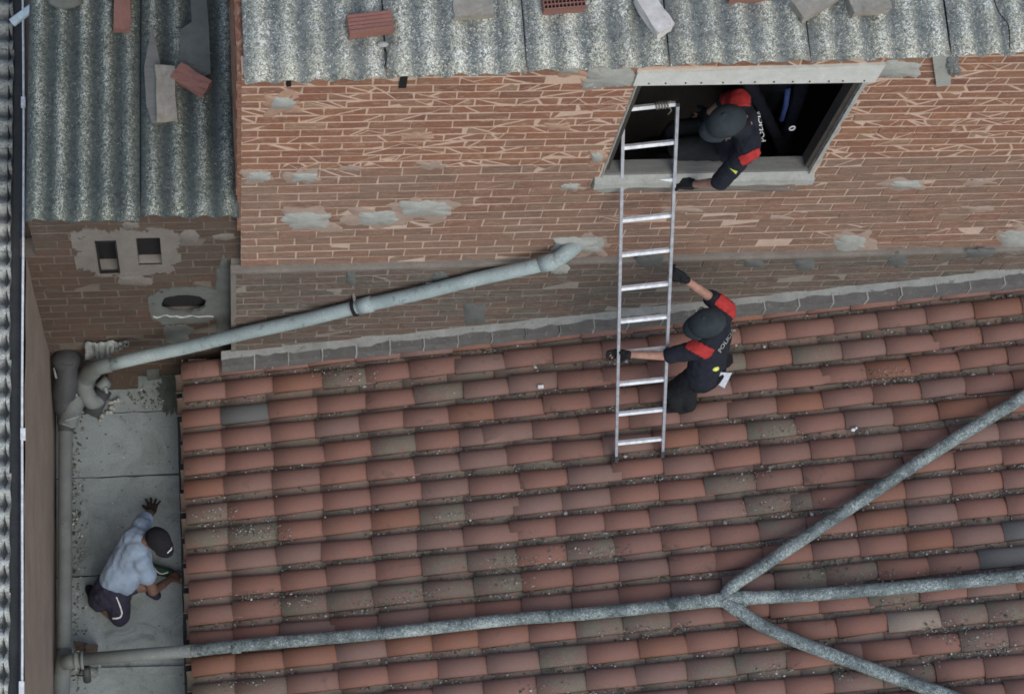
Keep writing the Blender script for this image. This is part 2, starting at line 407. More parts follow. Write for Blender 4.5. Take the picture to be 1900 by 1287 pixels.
# ------------------------------------------------------------------ walls
def clip_poly(pts, f):     # keep f(p) >= 0
    out = []
    for i in range(len(pts)):
        a, b = pts[i], pts[(i + 1) % len(pts)]; fa, fb = f(a), f(b)
        if fa >= 0: out.append(a)
        if (fa >= 0) != (fb >= 0):
            t = fa / (fa - fb); out.append((a[0] + (b[0] - a[0]) * t, a[1] + (b[1] - a[1]) * t))
    return out
def area(p): return abs(sum(p[i][0] * p[(i + 1) % len(p)][1] - p[(i + 1) % len(p)][0] * p[i][1] for i in range(len(p)))) / 2
def brick_courses(x0, x1, z0, z1, course, length, gap, holes, diag=0.0, topf=None, shift=0.0, jit=.003, lenj=.0):
    pieces = []
    n = int(round((z1 - z0) / course)); ch = (z1 - z0) / n
    for i in range(n):
        za = z0 + i * ch + gap * .78; zb = z0 + (i + 1) * ch - gap * .78
        x = x0 - (length / 2 if i % 2 else 0) - shift * (i % 3) * .3 - U(0, .05)
        while x < x1:
            L = length + U(-lenj, lenj)
            xa, xb = max(x + gap / 2, x0), min(x + L - gap / 2, x1); x += L
            if xb - xa < .03: continue
            wig = lambda px, s_: .006 * noise.noise(Vector((px * 1.7, i * 3.1, 0)))
            sk = U(-.004, .004)
            polys = [[(xa + U(-jit, jit) + sk, za + wig(xa, 0)), (xb + U(-jit, jit) + sk, za + wig(xb, 0)), (xb + U(-jit, jit) - sk, zb + wig(xb, 0)), (xa + U(-jit, jit) - sk, zb + wig(xa, 0))]]
            for hx0, hz0, hx1, hz1 in holes:
                np_ = []
                for p in polys:
                    if len(p) < 3: continue
                    cx = sum(q[0] for q in p) / len(p)
                    xs = [q[0] for q in p]; zs = [q[1] for q in p]
                    if max(xs) <= hx0 or min(xs) >= hx1 or max(zs) <= hz0 or min(zs) >= hz1: np_.append(p); continue
                    for f in (lambda q: hx0 - q[0], lambda q: q[0] - hx1):
                        r_ = clip_poly(p, f)
                        if len(r_) > 2 and area(r_) > .0008: np_.append(r_)
                    if min(zs) < hz0 - .02:
                        r_ = clip_poly(clip_poly(clip_poly(p, lambda q: hz0 - .006 - q[1]), lambda q: q[0] - hx0), lambda q: hx1 - q[0])
                        if len(r_) > 2 and area(r_) > .0008: np_.append(r_)
                    if max(zs) > hz1 + .02:
                        r_ = clip_poly(clip_poly(clip_poly(p, lambda q: q[1] - hz1 - .006), lambda q: q[0] - hx0), lambda q: hx1 - q[0])
                        if len(r_) > 2 and area(r_) > .0008: np_.append(r_)
                polys = np_
            for p in polys:
                if len(p) < 3: continue
                if topf: p = clip_poly(p, lambda q: topf(q[0]) - q[1])
                if len(p) < 3 or area(p) < .0008: continue
                parts = [p]
                if R() < diag:
                    for _ in range(random.choice((1, 1, 2, 2, 3))):
                        if not parts: break
                        k = max(range(len(parts)), key=lambda q: area(parts[q])); q_ = parts.pop(k)
                        xs = [a[0] for a in q_]; c_ = min(xs) + (max(xs) - min(xs)) * U(.2, .8)
                        sl = random.choice((-1, 1)) * U(.5, 2.4); zc = (za + zb) / 2; h = gap * U(.3, .95) * math.hypot(1, sl)
                        for sgn in (1, -1):
                            r_ = clip_poly(q_, lambda a: sgn * (a[0] - c_ - sl * (a[1] - zc)) - h)
                            if len(r_) > 2 and area(r_) > .0009: parts.append(r_)
                pieces += parts
    return pieces
def merge_near(p):
    out = []
    for q in p:
        if not out or math.hypot(q[0] - out[-1][0], q[1] - out[-1][1]) > .003: out.append(q)
    if len(out) > 2 and math.hypot(out[0][0] - out[-1][0], out[0][1] - out[-1][1]) < .003: out.pop()
    return out
def inframe(p, m=10):
    a, b = proj(p); return -m < a < 1900 + m and -m < b < 1287 + m
def lay(pieces, Yf, depth, mats, parent, limit=300, restname='brick', rough=.003):
    vis, rest = [], []
    pieces = [merge_near(p) for p in pieces]; pieces = [p for p in pieces if len(p) > 2]
    for p in pieces:
        c = Vector((sum(q[0] for q in p) / len(p), Yf, sum(q[1] for q in p) / len(p)))
        (vis if inframe(c) else rest).append((area(p), p, c))
    vis.sort(key=lambda q: -q[0]); rest += vis[limit:]; vis = vis[:limit]
    for a, p, c in vis:
        m = MB(); off = U(-rough, rough) - U(0, .004)
        m.prism([(q[0], Yf + off + U(-.0015, .0015), q[1]) for q in p], Vector((0, depth, 0)), R())
        m.build('brick', mats(c), parent)
    groups = {}
    for a, p, c in rest:
        mt = mats(c); groups.setdefault(mt.name, (mt, MB()))[1].prism([(q[0], Yf + U(-rough, rough), q[1]) for q in p], Vector((0, depth, 0)), R())
    for mt, mb in groups.values():
        tag(mb.build('small_bricks', mt, parent), kind='stuff')
def core(name, x0, x1, z0, z1, ya, yb, holes, mat, parent, kind=None):
    xs = sorted({x0, x1} | {h[0] for h in holes} | {h[2] for h in holes}); zs = sorted({z0, z1} | {h[1] for h in holes} | {h[3] for h in holes})
    xs = [x for x in xs if x0 <= x <= x1]; zs = [z for z in zs if z0 <= z <= z1]
    inh = lambda a, b: any(h[0] < a < h[2] and h[1] < b < h[3] for h in holes)
    solid = [[not inh((xs[i] + xs[i + 1]) / 2, (zs[j] + zs[j + 1]) / 2) for j in range(len(zs) - 1)] for i in range(len(xs) - 1)]
    m = MB()
    S = lambda i, j: 0 <= i < len(xs) - 1 and 0 <= j < len(zs) - 1 and solid[i][j]
    for i in range(len(xs) - 1):
        for j in range(len(zs) - 1):
            if not solid[i][j]: continue
            a, b, c, d = xs[i], xs[i + 1], zs[j], zs[j + 1]
            m.add([(a, ya, c), (b, ya, c), (b, ya, d), (a, ya, d)], [(0, 1, 2, 3)], .5)
            m.add([(a, yb, c), (b, yb, c), (b, yb, d), (a, yb, d)], [(3, 2, 1, 0)], .5)
            if not S(i - 1, j): m.add([(a, ya, c), (a, ya, d), (a, yb, d), (a, yb, c)], [(0, 1, 2, 3)], .5)
            if not S(i + 1, j): m.add([(b, ya, c), (b, ya, d), (b, yb, d), (b, yb, c)], [(3, 2, 1, 0)], .5)
            if not S(i, j - 1): m.add([(a, ya, c), (b, ya, c), (b, yb, c), (a, yb, c)], [(3, 2, 1, 0)], .5)
            if not S(i, j + 1): m.add([(a, ya, d), (b, ya, d), (b, yb, d), (a, yb, d)], [(0, 1, 2, 3)], .5)
    me = m.mesh(name)
    return link(name, me, parent, mat)
def patch(pix, Yp, mat, parent, thick=.008, name='mortar_patch', n=56, rough=.22, seed=0, plane=None):
    """irregular cement dab on a wall: pix = (x0,y0,x1,y1) in the photograph, laid on plane Y"""
    x0, y0, x1, y1 = pix; cx, cy = (x0 + x1) / 2, (y0 + y1) / 2
    rim = []; inner = []
    for k in range(n):
        t = 2 * math.pi * k / n; sq = 1 / max(abs(math.cos(t)), abs(math.sin(t))) ** .55
        r_ = sq * (1 + rough * 1.6 * noise.noise(Vector((math.cos(t) * 1.7 + seed, math.sin(t) * 1.7, seed * 3.3))) + .10 * noise.noise(Vector((math.cos(t) * 7, math.sin(t) * 7, seed))) + U(-.035, .035))
        rim.append(onY(cx + (x1 - x0) / 2 * r_ * math.cos(t) * .93, cy + (y1 - y0) / 2 * r_ * math.sin(t) * .93, Yp))
        inner.append(onY(cx + (x1 - x0) / 2 * r_ * math.cos(t) * .80, cy + (y1 - y0) / 2 * r_ * math.sin(t) * .74, Yp))
    c = onY(cx, cy, Yp)
    m = MB(); vs_ = [p + Vector((0, .006, 0)) for p in rim] + [p - Vector((0, thick * U(.6, 1.1), 0)) for p in inner] + [c - Vector((0, thick, 0))]
    fs = [(i, (i + 1) % n, n + (i + 1) % n, n + i) for i in range(n)] + [(n + i, n + (i + 1) % n, 2 * n) for i in range(n)]
    m.add(vs_, fs, R()); return m.build(name, mat, parent, smooth=True)

# -- main facade (upper bricks .101 m courses, longer brown courses below) --
ZT, ZM, ZB = 5.62, 4.215, 2.53
XF = 0.275
WIN = (3.03, 3.99, 4.68, 5.42)
LINT = (2.99, 5.42, 4.76, 5.615)
topf = lambda x: 5.585 + (x - .28) * .048
ZT = 5.93
fac = empty('brick_facade', (4, 0, 2.5), 'tall orange brown brick wall with the window, mortar smears and cement patches', 'wall')
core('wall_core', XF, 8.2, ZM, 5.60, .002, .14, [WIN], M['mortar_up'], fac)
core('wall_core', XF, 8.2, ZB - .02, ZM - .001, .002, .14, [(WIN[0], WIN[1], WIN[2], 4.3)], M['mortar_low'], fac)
m = MB(); m.prism([(XF, .002, 5.60), (8.2, .002, 5.60), (8.2, .002, 5.95)], Vector((0, .138, 0)), .5); m.build('wall_core', M['mortar_up'], fac)
side = MB(); side.prism([(XF - .030, .004, 3.2), (XF - .030, 4.2, 3.2), (XF - .030, 4.2, 6.16), (XF - .030, .004, 5.575)], Vector((.05, 0, 0)), .4); side.build('side_wall', M['brick_up'], fac)
zz = 3.55
for i in range(15):
    for j in range(4):
        z_ = 3.55 + i * .13
        c = MB(); c.box((XF - .037, .01 + j * .302 + (.15 if i % 2 else 0), z_), (XF - .02, .295 + j * .302 + (.15 if i % 2 else 0), z_ + .115), jit=.003); c.build('side_brick', M['brick_up'], fac)
up = brick_courses(XF, 8.2, ZM, ZT, .101, .300, .013, [WIN, LINT], .52, topf)
lo = brick_courses(XF, 8.2, ZB, ZM, .129, .300, .012, [(WIN[0] - .03, 3.78, WIN[2] + .06, 4.3)], .03, jit=.004, lenj=.01)
allp = up + lo
lay(allp, 0.0, .014, lambda c: M['brick_up'] if c.z > ZM else M['brick_low'], fac, 300)
sd_ = 1
for px in [(515, 392, 622, 426), (655, 389, 746, 419), (733, 371, 842, 402), (1546, 434, 1612, 466), (1650, 334, 1712, 350),
           (500, 178, 552, 204), (1096, 282, 1120, 302), (1035, 118, 1076, 136), (1848, 424, 1920, 462), (1062, 438, 1122, 468), (625, 502, 656, 524), (1350, 255, 1375, 262),
           (455, 318, 505, 336), (540, 320, 590, 338), (1078, 150, 1110, 164), (1040, 340, 1075, 352)]:
    cx_, cy_ = (px[0] + px[2]) / 2, (px[1] + px[3]) / 2; wx_, wy_ = (px[2] - px[0]) * .64, (px[3] - px[1]) * .72
    patch((cx_ - wx_ + U(-8, 8), cy_ - wy_, cx_ + wx_ + U(-8, 8), cy_ + wy_ + U(0, 4)), -.003, M['smear_up' if cy_ < 300 else 'smear_low'], fac, thick=.003, name='mortar_smear', rough=.5, seed=sd_ + 50)
    patch(px, -.003, M['cement'], fac, thick=.012, seed=sd_); sd_ += 1
for i in range(12):
    a, b = U(460, 1880), U(165, 470)
    if 1060 < a < 1640 and b < 370: continue
    wd_, hd_ = U(14, 46), U(4, 9)
    patch((a - wd_, b - hd_, a + wd_, b + hd_), -.003, M['smear_up' if b < 300 else 'smear_low'], fac, thick=.003, name='mortar_smear', rough=.45, seed=i + 200)
patch((1082, 122, 1178, 166), 0.0, M['cement'], fac, .018, seed=31)
patch((1604, 110, 1712, 146), 0.0, M['cement'], fac, .018, seed=35)
# lintel with its row of nail holes
m = MB(); m.prism([(LINT[0], -.025, LINT[1]), (LINT[2], -.025, LINT[1] + .004), (LINT[2], -.025, LINT[3] + .05), (LINT[0], -.025, LINT[3] - .03)], Vector((0, .155, 0)), .5); lint = m.build('lintel', M['lintel'], fac)
for i in range(13):
    x = 3.1 + i * .13 + U(-.02, .02)
    m = MB(); m.cap((x, -.024, LINT[1] + .035), .007, (x, -.03, LINT[1] + .035), .006, 8, 2); m.build('nail_head', M['wood_dark'], lint)
# reveals, frame and sill
m = MB(); m.box((WIN[0] + .002, .03, WIN[1] + .07), (WIN[0] + .045, .12, WIN[3] - .003)); m.build('window_frame', M['wood_dark'], fac)
m = MB(); m.box((WIN[2] - .045, .02, WIN[1] + .07), (WIN[2] - .002, .125, WIN[3] - .003)); m.build('window_frame', M['wood_dark'], fac)
m = MB(); m.box((WIN[0] + .002, .012, WIN[1] + .002), (WIN[2] - .002, .125, WIN[1] + .042), jit=.003); m.build('window_frame', M['wood_grey'], fac)
m = MB()
pts = []
for i in range(30):
    x = WIN[0] - .06 + (WIN[2] + .11 - WIN[0]) * i / 29
    pts.append((x, -.05 + .012 * noise.noise(Vector((x * 5, 0, 0)))))
vs_ = [(x, y, WIN[1] - .02) for x, y in pts] + [(x, .01, WIN[1] + .012) for x, y in pts] + [(x, y - .004, WIN[1] - .09 + .03 * noise.noise(Vector((x * 4, 3, 0)))) for x, y in pts] + [(x, .009, WIN[1] - .2 + .05 * noise.noise(Vector((x * 5, 7, 0)))) for x, y in pts]
fs = []
for i in range(29):
    fs += [(i, i + 1, 31 + i, 30 + i), (60 + i, 61 + i, i + 1, i), (90 + i, 91 + i, 61 + i, 60 + i)]
fs += [(0, 30, 90, 60), (29, 89, 119, 59)]
m.add(vs_, fs, .5); m.build('window_sill', M['cement'], fac)
patch((1100, 338, 1500, 356), -.001, M['plaster'], fac, .006, seed=61); patch((1100, 330, 1170, 358), -.002, M['cement'], fac, .007, seed=63)
# ragged plaster edge down the right reveal and thin one on the left
for side_x, wd, sg in ((WIN[2], .036, 1), (WIN[0], .012, -1)):
    m = MB(); n = 26; vs_ = []
    for i in range(n + 1):
        z = WIN[1] - .03 + (WIN[3] + .0 - WIN[1] + .03) * i / n; k = wd * (1 + .7 * noise.noise(Vector((z * 7, sg, 2))))
        vs_ += [(side_x - sg * .002, .03, z), (side_x + sg * .002, -.008 - R() * .006, z), (side_x + sg * k, -.006, z), (side_x + sg * (k + .008), .012, z)]
    fs = [(i * 4 + j, i * 4 + j + 1, i * 4 + j + 5, i * 4 + j + 4) for i in range(n) for j in range(3)]
    m.add(vs_, fs, .5); m.build('plaster_edge', M['cement'], fac)
# small black blocks under the eave
for px, py, w_, h_ in ((536, 155, .035, .07), (748, 152, .05, .16)):
    p = onY(px, py, -.006); m = MB(); m.box((p.x - w_ / 2, -.012, p.z - h_ / 2), (p.x + w_ / 2, .01, p.z + h_ / 2), jit=.003); m.build('eave_block', M['black'], fac)
# hanging flashing piece on the right
m = MB(); pa = [onY(1728, 92, -.03), onY(1768, 96, -.03), onY(1764, 158, -.02), onY(1738, 162, -.02)]
m.prism(pa, Vector((0, .012, 0))); m.build('flashing', M['cement'], fac)
patch((1752, 100, 1784, 142), -.02, M['fibre_nb'], fac, .02, seed=51)

# -- recessed dark room behind the window --
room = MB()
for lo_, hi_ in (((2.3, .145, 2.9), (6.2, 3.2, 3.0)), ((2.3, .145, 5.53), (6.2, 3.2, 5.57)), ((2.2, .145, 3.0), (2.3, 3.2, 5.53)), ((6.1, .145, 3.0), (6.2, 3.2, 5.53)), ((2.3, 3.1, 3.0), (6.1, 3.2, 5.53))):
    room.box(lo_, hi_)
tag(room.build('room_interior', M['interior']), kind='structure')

# -- base wall under the facade, a few cm proud --
base = empty('base_brick_wall', (4, -.04, .6), 'darker brown brick base wall behind the diagonal grey pipe', 'wall')
YB = -.045
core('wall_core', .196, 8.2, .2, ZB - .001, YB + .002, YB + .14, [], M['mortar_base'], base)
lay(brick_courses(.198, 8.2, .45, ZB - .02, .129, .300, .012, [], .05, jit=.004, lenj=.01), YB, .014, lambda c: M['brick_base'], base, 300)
m = MB(); n = 90; vs_ = []
for i in range(n + 1):
    x = .19 + 8 * i / n; k = noise.noise(Vector((x * 3, 0, 5)))
    vs_ += [(x, .012, ZB + .012 + .01 * k), (x, YB - .008, ZB - .012), (x, YB - .004, ZB - .045 + .03 * k)]
m.add(vs_, [(i * 3 + j, i * 3 + j + 1, i * 3 + j + 4, i * 3 + j + 3) for i in range(n) for j in range(2)], .5)
m.build('mortar_ledge', M['plaster'], base)
m = MB(); m.box((.190, YB - .004, .5), (.235, YB + .01, ZB - .03), jit=.004); m.build('corner_mortar', M['plaster'], base)
for px in [(1470, 478, 1515, 502), (1645, 470, 1685, 498), (855, 560, 905, 605), (640, 500, 662, 530), (800, 500, 835, 530), (1380, 480, 1420, 496), (1180, 470, 1235, 500), (1790, 462, 1850, 478)]:
    patch(px, YB, M['cement_dark'], base, .01, seed=sd_); sd_ += 1

# -- left back wall with two vents and a plastered recess --
bw = empty('back_brick_wall', (-.6, .08, 0), 'dark weathered brick wall of the courtyard with two small square vents', 'wall')
YK = .08
def vent(a, b, c, d):
    p = onY(a, b, YK); q = onY(c, d, YK); return (min(p.x, q.x), min(p.z, q.z), max(p.x, q.x), max(p.z, q.z))
XU = -1.345
V1 = vent(176, 445, 223, 503); V2 = vent(252, 440, 301, 490); V3 = vent(298, 546, 382, 578)
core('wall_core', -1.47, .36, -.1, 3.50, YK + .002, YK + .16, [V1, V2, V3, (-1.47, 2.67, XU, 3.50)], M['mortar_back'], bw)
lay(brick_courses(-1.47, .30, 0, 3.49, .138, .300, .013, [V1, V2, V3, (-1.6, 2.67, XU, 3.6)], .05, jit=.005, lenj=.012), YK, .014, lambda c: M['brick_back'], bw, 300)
def plate_with_holes(quad_px, holes, Yp, th, mat, name, parent, oval=False):
    xs = sorted({h for v in holes for h in (v[0], v[2])})
    p0 = onY(quad_px[0], quad_px[1], Yp); p1 = onY(quad_px[2], quad_px[3], Yp)
    X0, X1, Z0, Z1 = p0.x, p1.x, min(p0.z, p1.z), max(p0.z, p1.z)
    m = MB(); N = 110
    nz = 60
    key = {}
    def isin(x, z):
        if oval:
            h = holes[0]; a_, b_ = (x - (h[0] + h[2]) / 2) / ((h[2] - h[0]) / 2), (z - (h[1] + h[3]) / 2) / ((h[3] - h[1]) / 2)
            return abs(a_) ** 2.3 + abs(b_) ** 2.3 < 1 + .25 * noise.noise(Vector((x * 12, z * 12, 3)))
        return any(h[0] < x < h[2] and h[1] < z < h[3] for h in holes)
    gx = sorted(set([X0 + (X1 - X0) * i / N for i in range(N + 1)] + xs)); gz = sorted(set([Z0 + (Z1 - Z0) * i / nz for i in range(nz + 1)] + [h for v in holes for h in (v[1], v[3])]))
    def keep(x, z):
        u = (x - X0) / (X1 - X0) * 2 - 1; v_ = (z - Z0) / (Z1 - Z0) * 2 - 1
        return (abs(u) ** 3.2 + abs(v_) ** 3.2) < 1 + .75 * noise.noise(Vector((x * 6, z * 6, 9))) + .25 * noise.noise(Vector((x * 30, z * 30, 9)))
    for i in range(len(gx) - 1):
        for j in range(len(gz) - 1):
            a, b, c, d = gx[i], gx[i + 1], gz[j], gz[j + 1]
            if isin((a + b) / 2, (c + d) / 2) or not keep((a + b) / 2, (c + d) / 2): continue
            m.add([(a, Yp - th, c), (b, Yp - th, c), (b, Yp - th, d), (a, Yp - th, d)], [(0, 1, 2, 3)], .5)
            for (q, r_, t) in (((i - 1, j), (a, c, a, d), 0), ((i + 1, j), (b, c, b, d), 0), ((i, j - 1), (a, c, b, c), 0), ((i, j + 1), (a, d, b, d), 0)):
                ii, jj = q
                ok = 0 <= ii < len(gx) - 1 and 0 <= jj < len(gz) - 1
                if ok:
                    mx, mz = (gx[ii] + gx[ii + 1]) / 2, (gz[jj] + gz[jj + 1]) / 2
                    ok = keep(mx, mz) and not isin(mx, mz)
                if not ok:
                    m.add([(r_[0], Yp - th, r_[1]), (r_[2], Yp - th, r_[3]), (r_[2], Yp + .015, r_[3]), (r_[0], Yp + .015, r_[1])], [(0, 1, 2, 3)], .5)
    return m.build(name, mat, parent)
plate_with_holes((128, 424, 338, 508), [V1, V2], YK, .010, M['plaster'], 'vent_surround', bw)
for V_, dpt in ((V1, .10), (V2, .075)):
    m = MB(); x0, z0, x1, z1 = V_
    # lined niche: light sill sloping back, black back painting the shade of the opening
    m.add([(x0, YK + .012, z0), (x1, YK + .012, z0), (x1, YK + dpt, z0 + .03), (x0, YK + dpt, z0 + .03)], [(0, 1, 2, 3)], .5)
    m.build('vent_sill', M['plaster'], bw)
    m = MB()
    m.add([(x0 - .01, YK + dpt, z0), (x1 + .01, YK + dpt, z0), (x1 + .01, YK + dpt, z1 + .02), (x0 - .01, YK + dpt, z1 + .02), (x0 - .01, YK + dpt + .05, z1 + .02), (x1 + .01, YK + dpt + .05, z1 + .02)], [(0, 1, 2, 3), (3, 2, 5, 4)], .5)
    m.build('vent_shade', M['black'], bw)
m = MB(); x0, z0, x1, z1 = V1
for a, b, c, d in ((x0, z0, x0 + .012, z1), (x1 - .012, z0, x1, z1), (x0, z0, x1, z0 + .016), (x0, z1 - .016, x1, z1)):
    m.box((a, YK - .018, b), (c, YK + .004, d))
m.build('vent_frame', M['black'], bw)
m = MB(); x0, z0, x1, z1 = V3; m.box((x0 - .002, YK + .055, z0 + .004), (x1 + .002, YK + .15, z1 + .002)); m.build('recess_shade', M['black'], bw)  # black block painted in as the shade of a deep opening
plate_with_holes((272, 534, 412, 596), [(V3[0], V3[1] + .01, V3[2], V3[3])], YK, .012, M['cement_dark'], 'recess_surround', bw, True)
m = MB(); n = 18; vs_ = []
for i in range(n + 1):
    p = onY(284 + 112 * i / n, 584 + 4 * noise.noise(Vector((i * .4, 0, 0))), YK); d_ = .022 + .014 * noise.noise(Vector((i * .45, 3, 0)))
    vs_ += [(p.x, YK, p.z + .02), (p.x, YK - d_, p.z), (p.x, YK - .005, p.z - .024)]
m.add(vs_, [(i * 3 + j, i * 3 + j + 1, i * 3 + j + 4, i * 3 + j + 3) for i in range(n) for j in range(2)], .5); m.build('mortar_ledge', M['cement'], bw)
for px, mt in (((396, 470, 432, 640), 'cement_dark'), ((330, 425, 372, 452), 'plaster'), ((222, 410, 262, 424), 'plaster'), ((392, 432, 438, 446), 'plaster'), ((210, 512, 290, 530), 'plaster'), ((300, 595, 360, 640), 'cement_dark'), ((380, 560, 396, 574), 'cement')):
    patch(px, YK, M[mt], bw, .01, seed=sd_); sd_ += 1

# -- neighbour's wall on the left, its gutter and roof --
ZN = 2.66
nb = MB(); gy = 40; gz = 8; vs_ = []
for i in range(gy + 1):
    for j in range(gz + 1):
        y = -7.5 + 7.58 * i / gy; z = ZN * j / gz
        vs_.append((XL - .006 + .010 * noise.noise(Vector((y * 2.2, z * 2.2, 0))), y, z))
nb.add(vs_, [(i * (gz + 1) + j, (i + 1) * (gz + 1) + j, (i + 1) * (gz + 1) + j + 1, i * (gz + 1) + j + 1) for i in range(gy) for j in range(gz)], .5)
nb.box((-6, -7.5, 0), (XL - .03, 6, ZN - .09)); nb.box((XL - .031, .24, 0), (XU - .06, 6, ZN - .09))
tag(nb.build('neighbour_wall', M['render']), 'brown rendered side wall running down the left of the narrow terrace', 'wall')

def wave_sheet(o, u, v, w_, width, length, pitch=.177, amp=.026, th=.007, phase=0.0, seg=12, rows=8, sag=.0):
    m = MB(); nx = max(2, int(width / pitch * seg)); 
    tops = []; bots = []; at = []
    for j in range(rows + 1):
        for i in range(nx + 1):
            a = width * i / nx; b = length * j / rows
            h = amp * math.cos(2 * math.pi * (a / pitch + phase)) + sag * noise.noise(Vector((a * 2, b * 2, phase)))
            bb = b + ((.012 * noise.noise(Vector((a * 9, 1, phase * 7)))) if j == 0 else 0)
            p = o + u * a + v * bb + w_ * h
            tops.append(p); bots.append(p - w_ * th); at.append(.5 + .5 * math.cos(2 * math.pi * (a / pitch + phase)))
    W = nx + 1; T = len(tops)
    fs = [(j * W + i, j * W + i + 1, (j + 1) * W + i + 1, (j + 1) * W + i) for j in range(rows) for i in range(nx)]
    fs2 = [tuple(T + k for k in reversed(f)) for f in fs]
    edge = [(i, T + i, T + i + 1, i + 1) for i in range(nx)]
    edge += [(j * W, (j + 1) * W, T + (j + 1) * W, T + j * W) for j in range(rows)] + [(j * W + nx, T + j * W + nx, T + (j + 1) * W + nx, (j + 1) * W + nx) for j in range(rows)]
    m.add(tops + bots, fs + fs2 + edge, .5, at + at)
    return m
# neighbour roof: corrugations run away from the gutter
nr = empty('neighbour_roof', (-1.7, -2, ZN), 'bright lichened corrugated roof edge at the far left of the picture', 'roof')
s1 = .10; L = 1.0
u = Vector((0, -1, 0)); v = Vector((-1, 0, s1)).normalized(); w_ = v.cross(u).normalized()
if w_.z < 0: w_ = -w_
y = 2.9; k = 0
XR = onZ(20, 600, ZN + .03).x
while y > -4.6:
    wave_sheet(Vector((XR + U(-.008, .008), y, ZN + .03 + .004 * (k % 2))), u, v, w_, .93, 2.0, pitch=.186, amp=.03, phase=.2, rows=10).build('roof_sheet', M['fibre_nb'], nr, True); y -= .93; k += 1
gt = MB(); n = 60; prof = [(-.02, .06), (-.018, -.01), (-.05, -.035), (-.10, -.03), (-.13, .0), (-.14, .05)]
vs_ = []
XG = onZ(43, 600, ZN + .03).x
gw = (XG - XR) / .12
for i in range(n + 1):
    y = 3.0 - 8.4 * i / n
    for a, b in prof: vs_.append((XG + .02 * gw + a * gw * 1.3, y, ZN + .012 + b + .004 * noise.noise(Vector((y * 4, 0, 0)))))
P = len(prof)
gt.add(vs_, [(i * P + j, i * P + j + 1, (i + 1) * P + j + 1, (i + 1) * P + j) for i in range(n) for j in range(P - 1)], .5)
g_o = gt.build('rain_gutter', M['gutter'])
mo = g_o.modifiers.new('thickness', 'SOLIDIFY'); mo.thickness = .004
tag(g_o, 'dark grimy gutter strip between the far left roof and white cable', 'gutter')
# white cable and its clips
cb = empty('white_cable', (XG, 0, ZN + .08), 'thin white cable running down along the dark gutter at left', 'cable')
m = MB(); pts = []
for i in range(60):
    py = -60 + i * 24.5; pts.append(onZ(42.5 + 1.6 * math.sin(py * .006) - (max(py - 900, 0) * .008), py, ZN + .085))
m.tube(pts, .0095, 8); m.build('cable_run', M['ivory'], cb, True)
for py in (190, 805, 1275):
    p = onZ(43 - (max(py - 900, 0) * .008), py, ZN + .09); m = MB(); m.box((p.x - .018, p.y - .045, p.z - .02), (p.x + .018, p.y + .045, p.z + .012), jit=.002); m.build('cable_clip', M['ivory'], cb)
# pale tube crossing the top left corner
m = MB(); a = onZ(22, 43, ZN + .55); b = onZ(150, -52, ZN + .75); 
m.tube([a, b], .036, 16); p_ = m.build('plastic_tube', M['tube'], None, True)
tag(p_, 'pale blue plastic tube sticking out over the top left corner', 'tube')
m = MB(); m.tube([a - (b - a).normalized() * .003, a + (b - a).normalized() * .002], .024, 12); m.build('tube_mouth', M['pipe_dark'], p_)

# -- corrugated roofs --
main = empty('corrugated_roof', (4, 0, 5.6), 'pale corrugated roof thick with lichen above the brick facade', 'roof')
sl = .14
v = Vector((0, 1, sl)).normalized(); u = Vector((1, 0, .048)).normalized(); w_ = u.cross(v).normalized()
E0 = Vector((.292, -.07, 5.63))
def onMain(px, py): return onP(px, py, E0, w_)
xs = [E0.x] + [onMain(*q).x for q in ((717, 120), (978, 112), (1243, 104), (1505, 98), (1766, 92))]
xs += [xs[-1] + .95, xs[-1] + 1.9]
for i in range(len(xs) - 1):
    wd = xs[i + 1] - xs[i] - U(.005, .011)
    o = E0 + u * ((xs[i] - E0.x) / u.x) + w_ * (.006 + (.009 if i % 2 else 0)) - v * U(0, .02)
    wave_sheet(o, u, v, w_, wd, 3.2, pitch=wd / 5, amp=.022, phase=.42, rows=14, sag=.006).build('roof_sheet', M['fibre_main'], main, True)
m = MB(); m.prism([E0 + w_ * -.06 + v * .2, E0 + w_ * -.06 + v * .2 + u * 8, E0 + w_ * -.06 + v * 3.1 + u * 8, E0 + w_ * -.06 + v * 3.1], w_ * -.02, .5); m.build('seam_shade_sheet', M['black'], main)  # black sheet added beneath, its colour gives the seams their shade
E1 = Vector((onZ(49, 405, 3.60).x, -.10, onY(250, 404, -.10).z + .015))
low = empty('corrugated_roof', (-.5, 0, 3.5), 'lower grey green corrugated roof over the back wall at upper left', 'roof')
v2 = Vector((.026, 1, .13)).normalized(); u2 = Vector((1, -.026, 0)).normalized(); w2 = u2.cross(v2).normalized()
def onLow(px, py): return onP(px, py, E1, w2)
xm = onLow(261, 400).x
for i, (a, b, n_) in enumerate(((E1.x, xm, 5), (xm, XF - .012, 4))):
    wave_sheet(E1 + Vector((a - E1.x, 0, .006 * i)) - v2 * (.0 if i else .01), u2, v2, w2, b - a - .008, 3.4, pitch=(b - a) / n_, amp=.026, phase=.5, rows=16, sag=.006).build('roof_sheet', M['fibre_left'], low, True)

